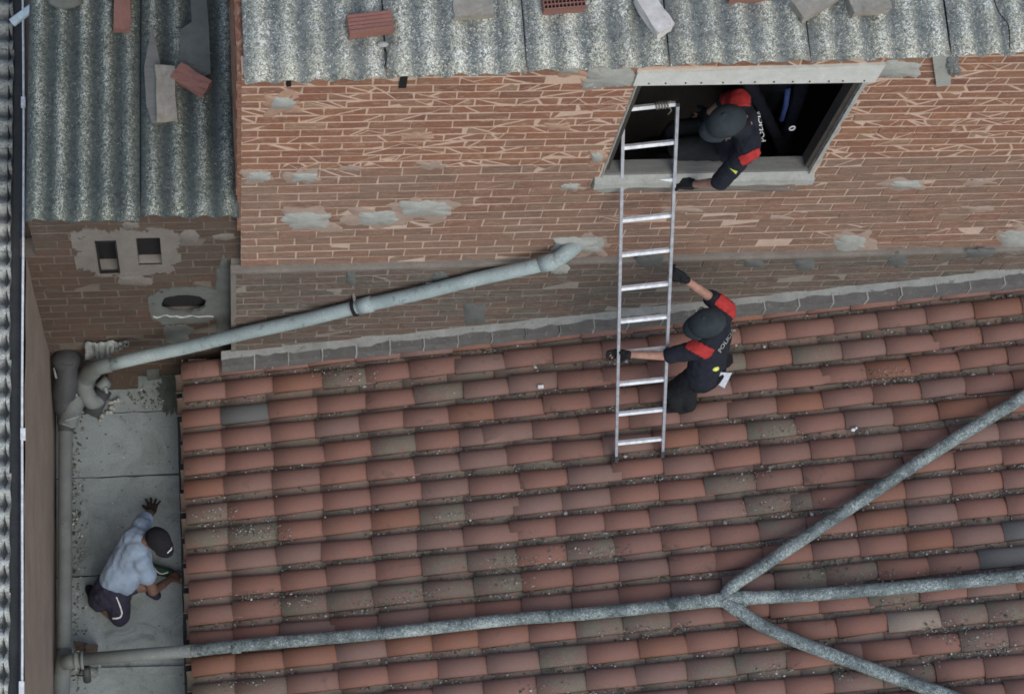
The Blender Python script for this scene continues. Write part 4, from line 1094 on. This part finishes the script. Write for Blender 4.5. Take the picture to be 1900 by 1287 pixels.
o = empty('rope_tie', tuple(q), 'short frayed rope tied round the ladder top rung', 'rope')
for k in range(5):
    c = p + (q - p) * (.60 + .055 * k); m = MB(); pts = [c + (ld * math.cos(t) + fn * math.sin(t)) * .026 + nfr * .004 * t for t in [j * .7 for j in range(10)]]; m.tube(pts, .007, 6); m.build('rope_turn', M['rope'], o, True)
c = p + (q - p) * .86; m = MB(); m.tube([c, c + Vector((.03, -.02, -.06)), c + Vector((.01, -.03, -.1))], .006, 6); m.build('rope_end', M['rope'], o, True)
m = MB(); a = BL + ld * s_of(610); m.tube(smooth_path([a, a + Vector((.03, -.03, -.05)), a + Vector((.05, -.02, -.16)), a + Vector((.03, 0, -.22))], 5), .004, 6)
tag(m.build('dangling_cord', M['black']), 'thin black cord dangling from the ladder left rail', 'cord')

# ================================================================== PEOPLE
dg = bpy.context.evaluated_depsgraph_get
def blob(name, mb, mat, parent, vox=.011, sm=6, fac=.6):
    me = bpy.data.meshes.new(name); me.from_pydata(mb.v, [], mb.f); me.update()
    o = bpy.data.objects.new(name, me); col.objects.link(o)
    r_ = o.modifiers.new('r', 'REMESH'); r_.mode = 'VOXEL'; r_.voxel_size = vox
    s_ = o.modifiers.new('s', 'SMOOTH'); s_.iterations = sm; s_.factor = fac
    bpy.context.view_layer.update()
    d = dg(); ev = o.evaluated_get(d); nm = bpy.data.meshes.new_from_object(ev, depsgraph=d)
    bpy.data.objects.remove(o); bpy.data.meshes.remove(me)
    nm.polygons.foreach_set('use_smooth', [True] * len(nm.polygons)); nm.name = name
    if name in ('shirt', 'trousers', 'shorts'):
        cs = [v_.co.copy() for v_ in nm.vertices]; ns = [v_.normal.copy() for v_ in nm.vertices]; out = []
        for q, n_ in zip(cs, ns):
            wv = noise.noise(Vector((q.x * 7 + q.z * 9, q.y * 8 - q.x * 5, q.z * 13))); w2_ = noise.noise(Vector((q.x * 21, q.y * 23, q.z * 30)))
            out += list(q + n_ * (.005 * (1 - abs(wv) * 4) * .7 + .004 * w2_))
        nm.vertices.foreach_set('co', out); nm.update()
    return link(name, nm, parent, mat)
def hand(mb, wrist, d, palmn, size=1.0, curl=.5, spread=.18, thumb=1, gl=0.0):
    """palm + five separate bent fingers; d = pointing direction, palmn = palm normal (fingers curl to it)"""
    d = d.normalized(); n = (palmn - d * palmn.dot(d)).normalized(); s_ = d.cross(n).normalized() * thumb
    pr = .013 * size + gl
    kn = wrist + d * .085 * size
    for k in range(4):
        o_ = (k - 1.5) * .021 * size
        mb.cap(wrist + d * .012 * size + s_ * o_ * .8, pr * 1.15, kn + s_ * o_, pr * .95, 8, 3)
    for k in range(4):
        o_ = (k - 1.5) * .021 * size; a = (k - 1.5) * spread; dd = (d * math.cos(a) + s_ * math.sin(a)).normalized()
        L_ = [.062, .078, .084, .072][k] * size if thumb > 0 else [.062, .078, .084, .072][k] * size
        fr = (.0085 - .0006 * abs(k - 2)) * size + gl
        p = kn + s_ * o_; c = 0
        for seg_, f in enumerate((.45, .32, .23)):
            c += curl * (.55 if seg_ == 0 else .75)
            dr = dd * math.cos(c) + n * math.sin(c); q = p + dr * L_ * f
            mb.cap(p, fr, q, fr * .92, 8, 3); p = q
    tb = wrist + d * .03 * size + s_ * .030 * size
    td = (d * .62 + s_ * .75 + n * .25 * curl).normalized(); t1 = tb + td * .038 * size
    td2 = (d * .85 + s_ * .42 + n * (.3 + .5 * curl)).normalized(); t2 = t1 + td2 * .034 * size
    mb.cap(tb - td * .015, .0135 * size + gl, t1, .0105 * size + gl, 8, 3); mb.cap(t1, .0105 * size + gl, t2, .0085 * size + gl, 8, 3)
def faceframe(look, upv):
    z = upv.normalized(); y = (look - z * look.dot(z)).normalized(); x = y.cross(z)
    Mx = Matrix.Identity(4)
    for i in range(3): Mx[i][0] = x[i]; Mx[i][1] = y[i]; Mx[i][2] = z[i]
    return Mx
def head(mb, c, Mx, s_=1.0):
    T = lambda x, y, z: c + Mx.to_3x3() @ Vector((x * s_, y * s_, z * s_))
    mb.ell(T(0, -.005, .02), .078 * s_, .098 * s_, .098 * s_, Mx)
    mb.ell(T(0, .03, -.045), .060 * s_, .068 * s_, .072 * s_, Mx)
    mb.cap(T(0, .095, -.005), .011, T(0, .112, -.030), .014, 8, 3)       # nose
    mb.cap(T(-.02, .092, -.062), .008, T(.02, .092, -.062), .008, 8, 3)  # lips
    mb.cap(T(-.025, .088, -.1), .016, T(.025, .088, -.1), .016, 8, 3)    # chin
    for sx in (-1, 1):
        mb.ell(T(sx * .082, -.005, -.012), .012 * s_, .022 * s_, .032 * s_, Mx)   # ears
        mb.cap(T(sx * .018, .086, .022), .012, T(sx * .05, .076, .022), .010, 8, 3)
    return T
def cap_hat(parent, c, Mx, mat, s_=1.0, brim=.075):
    T = lambda x, y, z: c + Mx.to_3x3() @ Vector((x * s_, y * s_, z * s_))
    m = MB(); seg = 28; rg = 9; vs_ = []
    for i in range(rg + 1):
        th = (math.pi / 2) * i / rg * 1.0
        for k in range(seg):
            ph = 2 * math.pi * k / seg
            vs_.append(T(.096 * math.sin(th) ** .9 * math.cos(ph) if i else 0, -.002 + (.116 * math.sin(th) ** .9 * math.sin(ph) if i else 0), .030 + .108 * math.cos(th)))
    fs = [(i * seg + k, (i + 1) * seg + k, (i + 1) * seg + (k + 1) % seg, i * seg + (k + 1) % seg) for i in range(rg) for k in range(seg)]
    m.add(vs_, fs, .5); o = m.build('cap', mat, parent, True)
    mo = o.modifiers.new('t', 'SOLIDIFY'); mo.thickness = .004
    m = MB(); vs_ = []; n = 12
    for i in range(n + 1):
        a = math.pi * (.12 + .76 * i / n); x = .096 * math.cos(a); y = .116 * math.sin(a)
        vs_ += [T(x, y * .94 - .002, .036), T(x * 1.02, y + brim * math.sin(a) ** .6, .022 - .012 * abs(math.cos(a)))]
    m.add(vs_, [(2 * i, 2 * i + 1, 2 * i + 3, 2 * i + 2) for i in range(n)], .5)
    b_ = m.build('brim', mat, o, True); mo = b_.modifiers.new('t', 'SOLIDIFY'); mo.thickness = .004
    m = MB(); m.ell(T(0, 0, .139), .008, .008, .005, seg=8, rings=4); m.build('cap_button', mat, o, True)
    return o
def eyes_hair(parent, T, haircol, c, Mx):
    m = MB()
    for sx in (-1, 1): m.ell(T(sx * .031, .088, .008), .010, .006, .006, Mx, 8, 6)
    m.build('eyes', M['white'], parent, True)
    m = MB(); m.ell(T(0, -.022, .012), .084, .094, .094, Mx, 20, 12); m.build('hair', haircol, parent, True)
def panel(src, test, mat, name, off=.005):
    """a cloth panel sewn on: faces of src whose centre passes test(), lifted by off"""
    me = src.data; vs_ = {}; V = []; Fs = []
    for p in me.polygons:
        if test(p.center, p.normal):
            f = []
            for i in p.vertices:
                if i not in vs_: vs_[i] = len(V); V.append(me.vertices[i].co + me.vertices[i].normal * off)
                f.append(vs_[i])
            Fs.append(f)
    if not V: print('EMPTY PANEL', name); return None
    par = list(range(len(V)))
    def find(i):
        while par[i] != i: par[i] = par[par[i]]; i = par[i]
        return i
    for f in Fs:
        for i in f[1:]: par[find(i)] = find(f[0])
    cnt = {}
    for f in Fs: cnt[find(f[0])] = cnt.get(find(f[0]), 0) + 1
    best = max(cnt, key=cnt.get); Fs = [f for f in Fs if find(f[0]) == best]
    used = sorted({i for f in Fs for i in f}); mp = {i: k for k, i in enumerate(used)}; V = [V[i] for i in used]; Fs = [[mp[i] for i in f] for f in Fs]
    nm = bpy.data.meshes.new(name); nm.from_pydata(V, [], Fs); nm.update(); nm.polygons.foreach_set('use_smooth', [True] * len(nm.polygons))
    o = link(name, nm, src, mat); mo = o.modifiers.new('t', 'SOLIDIFY'); mo.thickness = .003; mo.offset = 1
    return o
def lettering(src, text, p0, p1, mat, size, viewdir):
    """flat print wrapped on cloth: text runs from p0 to p1, projected along viewdir"""
    cu = bpy.data.curves.new('txt', 'FONT'); cu.body = text; cu.size = 1; cu.resolution_u = 3; cu.align_x = 'LEFT'; cu.offset = .012
    to = bpy.data.objects.new('txt', cu); col.objects.link(to); bpy.context.view_layer.update()
    d = dg(); me = bpy.data.meshes.new_from_object(to.evaluated_get(d), depsgraph=d); bpy.data.objects.remove(to)
    bm = bmesh.new(); bm.from_mesh(me); bmesh.ops.triangulate(bm, faces=bm.faces)
    for _ in range(2):
        bmesh.ops.subdivide_edges(bm, edges=[e for e in bm.edges if e.calc_length() > .12], cuts=1); bmesh.ops.triangulate(bm, faces=bm.faces)
    W = max(v_.co.x for v_ in bm.verts)
    ax = (p1 - p0); L_ = ax.length; ax.normalize(); vd = viewdir.normalized(); ay = vd.cross(ax).normalized()
    if proj(p0 + ay * .05 + Vector((0, 0, 0))) is None: pass
    tree = BVHTree.FromPolygons([v_.co[:] for v_ in src.data.vertices], [p.vertices[:] for p in src.data.polygons])
    for v_ in bm.verts:
        q = p0 + ax * (v_.co.x / W * L_) - ay * (v_.co.y * size)
        hit = tree.ray_cast(q - vd * .6, vd)
        v_.co = (hit[0] - vd * .013) if hit[0] else q
    bm.to_mesh(me); bm.free()
    return link('lettering', me, src, mat)

def officer(name, label, J, handL, handR, look, upv, mats=('cloth_navy', 'cap_grey'), legs=True, text=None, redtest=None, lowlight=False, brim=.05):
    """J: dict of joints in metres"""
    o = empty(name, tuple(J['root']), label, 'person')
    b = MB()
    hc = J['head']; Mx = faceframe(look, upv)
    T = head(b, hc, Mx)
    b.cap(J['neck'], .055, hc + Mx.to_3x3() @ Vector((0, -.01, -.05)), .052)
    chest = (J['shL'] + J['shR']) / 2; ce = chest + (J['hip'] - chest) * .35
    b.cap(J['shL'] * .72 + chest * .28, .075, J['shR'] * .72 + chest * .28, .075); b.cap(chest, .11, J['neck'], .06)
    sid = (J['shR'] - J['shL']).normalized()
    for k in (-1, 1): b.cap(ce + sid * .06 * k, .115, J['hip'] + sid * .055 * k, .115)
    for s_ in 'LR':
        b.cap(J['sh' + s_], .058, J['el' + s_], .043); b.cap(J['el' + s_], .043, J['wr' + s_], .029)
    for s_, h in (('L', handL), ('R', handR)):
        if h: hand(b, J['wr' + s_], h[0], h[1], 1.0, h[2], h[3], h[4])
    if legs:
        for s_ in 'LR':
            b.cap(J['hp' + s_], .085, J['kn' + s_], .056); b.cap(J['kn' + s_], .056, J['an' + s_], .040)
            b.cap(J['an' + s_], .040, J['toe' + s_], .032)
    body = blob('body', b, M['skin'], o, .009, 3)
    # shirt
    m = MB(); m.cap(J['shL'] * .78 + chest * .22, .100, J['shR'] * .78 + chest * .22, .100); m.cap(chest, .140, J['neck'] * .6 + chest * .4, .075)
    for k in (-1, 1): m.cap(ce + sid * .075 * k, .142, J['hip'] + sid * .068 * k, .142)
    for s_ in 'LR':
        e = J['sl' + s_]; m.cap(J['sh' + s_], .084, e, .072)
    if J.get('long'):
        for s_ in 'LR': m.cap(J['sh' + s_], .075, J['el' + s_], .062); m.cap(J['el' + s_], .062, J['wr' + s_], .045)
    m.cap(J['neck'] + (chest - J['neck']) * .2, .082, J['neck'] + (hc - J['neck']) * .45, .074)
    shirt = blob('shirt', m, M[mats[0]], o, .011, 3)
    if legs:
        m = MB(); m.cap(J['hip'] + sid * .06, .132, J['hip'] - sid * .06, .132)
        for s_ in 'LR':
            m.cap(J['hp' + s_], .118, J['kn' + s_], .092); m.cap(J['kn' + s_], .092, J['an' + s_] + (J['kn' + s_] - J['an' + s_]) * .08, .062)
        blob('trousers', m, M['cloth_black'], o, .011, 3)
        for s_ in 'LR':
            m = MB(); m.cap(J['an' + s_], .050, J['toe' + s_], .042); blob('boot', m, M['cloth_black'], o, .009, 3)
        m = MB(); dn = (J['hip'] - chest).normalized()
        pr = []
        for k in range(24):
            t = 2 * math.pi * k / 24; c_ = J['hip'] + dn * .01; fw = dn.cross(sid).normalized()
            pr.append(c_ + sid * (.200 * math.cos(t)) + fw * (.145 * math.sin(t)))
        pr.append(pr[0]); m.tube(pr, .020, 8, caps=False); m.build('belt', M['cap_black'], o, True)
    for s_, h in (('L', handL), ('R', handR)):
        if h:
            m = MB(); hand(m, J['wr' + s_], h[0], h[1], 1.12, h[2], h[3], h[4], gl=.005); m.cap(J['wr' + s_] - h[0].normalized() * .02, .034, J['wr' + s_] + h[0].normalized() * .01, .034)
            blob('glove', m, M['glove'], o, .006, 2)
    if redtest:
        for f_ in redtest: panel(shirt, f_, M['red'], 'shoulder_panel')
    eyes_hair(body, T, M['cap_black'], hc, Mx)
    cap_hat(o, hc, Mx, M[mats[1]], J.get('cap', 1.3), brim)
    return o, shirt, T

def P(px, py, z): return onZ(px, py, z)
def near_line(a, b, r_):
    def f(p, n):
        t = max(0, min(1, (p - a).dot(b - a) / (b - a).length_squared)); return (p - (a + (b - a) * t)).length < r_
    return f
def red_at(px, py, rx, ry, rot, minz):
    """panel region given by an ellipse seen from above on the shoulder"""
    ca, sa = math.cos(rot), math.sin(rot)
    def f(p, n):
        if p.z < minz or n.z < -.1: return False
        a, b = proj(p); dx_, dy_ = a - px, b - py
        return abs((dx_ * ca + dy_ * sa) / rx) < 1 and abs((-dx_ * sa + dy_ * ca) / ry) < 1
    return f
# --- officer on the roof beside the ladder ---
gz = roofz(3.95) - .01
def rail_at(B, py):
    lo_, hi_ = 0.0, LL
    for _ in range(40):
        mi = (lo_ + hi_) / 2
        if proj(B + ld * mi)[1] > py: lo_ = mi
        else: hi_ = mi
    return B + ld * lo_
hL = rail_at(BR, 506); hR = rail_at(BL, 656)
J = dict(cap=1.32, root=P(1262, 760, gz), hip=P(1310, 686, gz + .88), neck=P(1322, 606, gz + 1.36), head=P(1316, 604, gz + 1.50),
         shL=P(1346, 572, gz + 1.30), shR=P(1304, 646, gz + 1.28))
J['wrL'] = P(1270, 517, hL.z + .01); J['wrR'] = P(1162, 657, hR.z + .05)
J['elL'] = P(1314, 549, (J['shL'].z + J['wrL'].z) / 2 - .06); J['elR'] = P(1240, 660, (J['shR'].z + hR.z) / 2)
J['slL'] = J['shL'].lerp(J['elL'], .82); J['slR'] = J['shR'].lerp(J['elR'], .92)
J['hpL'] = P(1306, 688, gz + .80); J['hpR'] = P(1288, 704, gz + .80)
J['knL'] = P(1274, 722, gz + .45); J['knR'] = P(1252, 724, gz + .45)
J['anL'] = P(1280, 754, gz + .08); J['anR'] = P(1254, 755, gz + .08)
J['toeL'] = P(1264, 760, gz + .04); J['toeR'] = P(1238, 758, gz + .04)
red1 = [red_at(1350, 569, 24, 11, math.radians(38), 0), red_at(1298, 647, 24, 11, math.radians(28), 0)]
o2, sh2, T2 = officer('person', 'officer in dark uniform with red shoulders on the tiles gripping the ladder', J,
    (hL - J['wrL'] + ld * .02, -fn, 1.0, .05, 1), (hR - J['wrR'], -fn * -1, .35, .06, -1),
    Vector((-1, .05, -.75)), Vector((-.55, .05, 1)), redtest=red1)
lettering(sh2, 'POLICIA', P(1336, 655, gz + 1.2), P(1366, 612, gz + 1.28), M['cement'], .05, -zf * -1)
m = MB(); pa = P(1327, 683, gz + 1.10); m.ell(pa, .035, .028, .022, seg=10, rings=6); tag(m.build('belt_lamp', M['yellow']), 'bright yellow round device clipped to the roof officer belt', 'device')
m = MB(); q = [P(1312, 702, gz + .90), P(1322, 690, gz + .95), P(1358, 692, gz + .93), P(1344, 720, gz + .84)]
m.prism(q, Vector((0, 0, .006))); tag(m.build('paper_sheet', M['paper']), 'pale printed folded paper sticking out behind the roof officer', 'paper')
m = MB(); m.cap(P(1302, 575, gz + 1.15), .03, P(1298, 590, gz + 1.05), .035, 10, 3); m.build('badge_holder', M['cement'], sh2, True)
# pouch on belt and radio
m = MB(); p = P(1345, 668, gz + .92); m.box((p.x - .05, p.y - .04, p.z - .09), (p.x + .05, p.y + .04, p.z + .05), jit=.008); m.build('pouch', M['cloth_black'], o2)

# --- officer leaning out of the window ---
wz = 4.72
hW = rail_at(BR, 338)
J = dict(root=Vector((4.0, .35, 3.0)), hip=onY(1400, 262, .22), neck=P(1374, 238, wz + .10), head=P(1350, 231, wz + .20),
         shL=P(1370, 186, wz), shR=P(1390, 276, wz))
J['hip'].z = 4.05; J['hip'] = Vector((J['shR'].x + .05, .25, 4.12))
J['wrR'] = P(1288, 342, hW.z + .03)
J['elR'] = P(1335, 338, (J['shR'].z * .45 + hW.z * .55)); J['slR'] = J['shR'].lerp(J['elR'], .98)
J['elL'] = J['shL'] + Vector((-.03, .13, -.27)); J['wrL'] = J['elL'] + Vector((-.06, .05, -.24)); J['slL'] = J['shL'].lerp(J['elL'], .9)
hx = J['hip']
J['hpL'] = hx + Vector((-.02, .10, -.02)); J['hpR'] = hx + Vector((-.02, -.06, -.02))
J['knL'] = hx + Vector((-.38, .12, -.10)); J['knR'] = Vector((hx.x - .40, .16, 4.13))
J['anL'] = J['knL'] + Vector((.02, .15, -.42)); J['anR'] = J['knR'] + Vector((.05, .25, -.42))
J['toeL'] = J['anL'] + Vector((-.16, 0, -.04)); J['toeR'] = J['anR'] + Vector((-.16, 0, -.04))
red2 = [red_at(1364, 182, 27, 16, 0, 0), red_at(1392, 291, 20, 9, math.radians(-22), 0), near_line(J['neck'] + Vector((.04, -.01, -.02)), J['neck'] + Vector((.04, .02, -.02)), .02)]
o1, sh1, T1 = officer('person', 'officer leaning out of the window with a gloved hand on the ladder', J,
    (Vector((-.2, .1, -.6)), Vector((-1, 0, 0)), .6, .1, 1), (hW - J['wrR'] + Vector((-.03, 0, 0)), Vector((0, 0, -1)), .8, .07, -1),
    Vector((-1, -.25, -.85)), Vector((-.45, -.05, 1)), redtest=red2)
lettering(sh1, 'POLICIA', P(1421, 263, wz), P(1408, 207, wz), M['ivory'], .05, zf)
m = MB(); q = onY(1362, 316, -.30)
bv = BVHTree.FromPolygons([v_.co[:] for v_ in sh1.data.vertices], [p.vertices[:] for p in sh1.data.polygons])
hit = bv.ray_cast(CAM, ray(1362, 317).normalized())
if hit[0]:
    c = hit[0] - zf * .004; m.prism([c + Vector((-.03, .02, 0)), c + Vector((.03, .0, 0)), c + Vector((.01, -.03, 0))], Vector((0, 0, .004))); m.build('arm_badge', M['yellow'], sh1)

# --- third officer in the dark room ---
TH = Vector((.05, .28, -.12))
J = dict(root=Vector((4.45, .75, 3.0)), hip=Vector((4.50, .72, 3.95)), neck=Vector((4.46, .60, 4.52)), head=Vector((4.46, .62, 4.68)),
         shL=Vector((4.30, .74, 4.45)), shR=Vector((4.62, .55, 4.45)))
J['elL'] = Vector((4.18, .60, 4.18)); J['long'] = 1; J['wrL'] = onY(1440, 250, .50); J['elR'] = Vector((4.66, .50, 4.15)); J['wrR'] = onY(1462, 250, .52)
J['slL'] = J['shL'].lerp(J['elL'], .8); J['slR'] = J['shR'].lerp(J['elR'], .8)
for s_, dx_ in (('L', -.1), ('R', .1)):
    J['hp' + s_] = J['hip'] + Vector((dx_, 0, -.05)); J['kn' + s_] = J['hip'] + Vector((dx_, -.02, -.46)); J['an' + s_] = Vector((J['hip'].x + dx_, .74, 3.09)); J['toe' + s_] = J['an' + s_] + Vector((0, -.16, -.04))
for k_ in ('hip', 'neck', 'head', 'shL', 'shR', 'elL', 'elR', 'slL', 'slR', 'hpL', 'hpR', 'knL', 'knR', 'anL', 'anR', 'toeL', 'toeR'): J[k_] = J[k_] + Vector((.04, .22, 0))
o3, sh3, T3 = officer('person', 'officer half hidden in the dark room behind the window, blue strap on chest', J,
    (Vector((.1, -.3, 0)), Vector((0, 0, -1)), .4, .1, 1), (Vector((-.1, -.3, 0)), Vector((0, 0, -1)), .4, .1, -1),
    Vector((-.1, -1, -.4)), Vector((0, -.1, 1)), redtest=[near_line(J['shL'] + Vector((.03, 0, .06)), J['shL'] + Vector((-.02, 0, .05)), .07)])
m = MB(); m.tube([onY(1462, 165, .42), onY(1458, 195, .38), onY(1450, 222, .36)], .022, 8); m.build('blue_strap', M['blue'], sh3, True)
c = onY(1470, 238, .26); m = MB(); pts = [c + Vector((.022 * math.cos(t), 0, .03 * math.sin(t))) for t in [i * .7 for i in range(10)]]; m.tube(pts, .007, 6); m.build('emblem', M['white'], sh3, True)

# --- man crouching on the terrace ---
o = empty('person', tuple(P(225, 1080, 0)), 'crouching man in pale blue shirt and black cap on the concrete terrace', 'person')
hip = P(212, 1092, .34); chest = P(252, 1010, .62); neck = P(274, 1002, .70); hd = P(290, 1000, .74)
shU = P(262, 976, .60); shD = P(262, 1042, .62)
elU = P(274, 955, .42); wrU = P(280, 950, .12)
elD = P(284, 1096, .32); wrD = P(316, 1074, .12)
kn1 = P(222, 1148, .07); kn2 = P(268, 1086, .30); hp1 = P(218, 1096, .30); hp2 = P(200, 1088, .32)
an1 = P(180, 1120, .06); an2 = P(276, 1052, .07)
b = MB(); look = Vector((.75, -.75, -.9)); Mx = faceframe(look, Vector((.5, -.35, .8)))
T = head(b, hd, Mx); b.cap(neck, .055, hd - Vector((.02, 0, .02)), .055)
b.cap(shU, .07, shD, .07); b.cap(chest, .12, hip, .12); b.cap(chest, .10, neck, .06)
b.cap(shU, .058, elU, .045); b.cap(elU, .043, wrU, .029); b.cap(shD, .06, elD, .046); b.cap(elD, .044, wrD, .029)
hand(b, wrU, P(285, 925, .03) - wrU, Vector((0, 0, -1)), 1.05, .03, .26, 1)
hand(b, wrD, P(340, 1062, .04) - wrD, Vector((0, 0, -1)), 1.05, .12, .10, -1)
b.cap(hp1, .09, kn1, .06); b.cap(kn1, .058, an1, .042); b.cap(hp2, .085, kn2, .058); b.cap(kn2, .055, an2, .04)
b.cap(an1, .04, P(172, 1098, .05), .035); b.cap(an2, .04, P(312, 1062, .045), .035)
body = blob('body', b, M['skin_dark'], o, .007, 2)
m = MB(); hand(m, wrU, P(285, 925, .03) - wrU, Vector((0, 0, -1)), 1.12, .03, .26, 1, gl=.003); m.cap(wrU - (wrU - elU).normalized() * .05, .036, wrU, .036); blob('glove', m, M['hand_dark_brown'], o, .006, 2)  # dark brown shell laid over the raised hand to darken it
m = MB(); m.cap(shU, .088, shD, .092)
hs = (shD - shU).normalized()
m.cap(chest - hs * .03, .135, hip + (chest - hip) * .22 - Vector((.02, 0, 0)), .150); m.cap(chest + hs * .05, .13, hip + (chest - hip) * .25 + Vector((.04, -.02, 0)), .140)
m.cap(shU, .082, shU.lerp(elU, .55), .078); m.cap(shD, .085, shD.lerp(elD, .45), .088)
sh = blob('shirt', m, M['tshirt'], o, .011, 2)
m = MB(); m.cap(hip, .145, hip + Vector((-.05, -.02, -.05)), .14); m.cap(hp1 + Vector((0, 0, .02)), .125, kn1 + Vector((0, .02, .03)), .095); m.cap(hp2, .12, P(186, 1112, .16), .11); m.cap(hp2, .10, kn2.lerp(hp2, .35), .085)
shorts = blob('shorts', m, M['shorts'], o, .011, 3)
tree = BVHTree.FromPolygons([v_.co[:] for v_ in shorts.data.vertices], [p.vertices[:] for p in shorts.data.polygons])
def wrapline(pix, src_tree, rads, mat, name, parent):
    q = []
    for px, py in pix:
        h_ = src_tree.ray_cast(CAM, ray(px, py).normalized())
        if h_[0]: q.append(h_[0])
    if len(q) > 1:
        q = smooth_path(q, 4); m_ = MB(); n_ = len(q); m_.tube(q, [rads[0] + (rads[1] - rads[0]) * i / (n_ - 1) for i in range(n_)], 6); m_.build(name, mat, parent, True)
wrapline([(216, 1107), (222, 1122), (226, 1135), (224, 1143), (217, 1146), (209, 1146)], tree, (.006, .010), M['ivory'], 'stripe', shorts)
for a, b_, nm in ((an1, P(166, 1092, .05), 0), (an2 + Vector((0, 0, .0)), P(316, 1063, .045), 1)):
    m = MB(); m.cap(a, .050, b_, .042); m.cap(a.lerp(b_, .5) - Vector((0, 0, .01)), .048, b_ - Vector((0, 0, .005)), .04)
    s_o = blob('shoe', m, M['cap_black'] if nm == 0 else M['green'], o, .009, 3)
    if nm:
        tr2 = BVHTree.FromPolygons([v_.co[:] for v_ in s_o.data.vertices], [p.vertices[:] for p in s_o.data.polygons])
        wrapline([(286, 1052), (292, 1060), (300, 1064), (312, 1061)], tr2, (.005, .007), M['ivory'], 'shoe_stripe', s_o)
m = MB(); m.cap(P(278, 1098, .08), .04, P(290, 1104, .05), .045); blob('phone_pouch', m, M['shorts'], o, .01, 2)
eyes_hair(body, T, M['cap_black'], hd, Mx)
cp = cap_hat(o, hd, Mx, M['cap_black'], 1.06, .075)
m = MB(); t1 = T(-.03, .135, .075); t2 = T(.03, .135, .075)
m.tube([T(-.032, .124, .075), T(-.01, .130, .085), T(.012, .130, .078), T(.034, .124, .09)], .006, 6); m.build('cap_logo', M['white'], cp, True)
print('OBJECTS', len(bpy.data.objects))
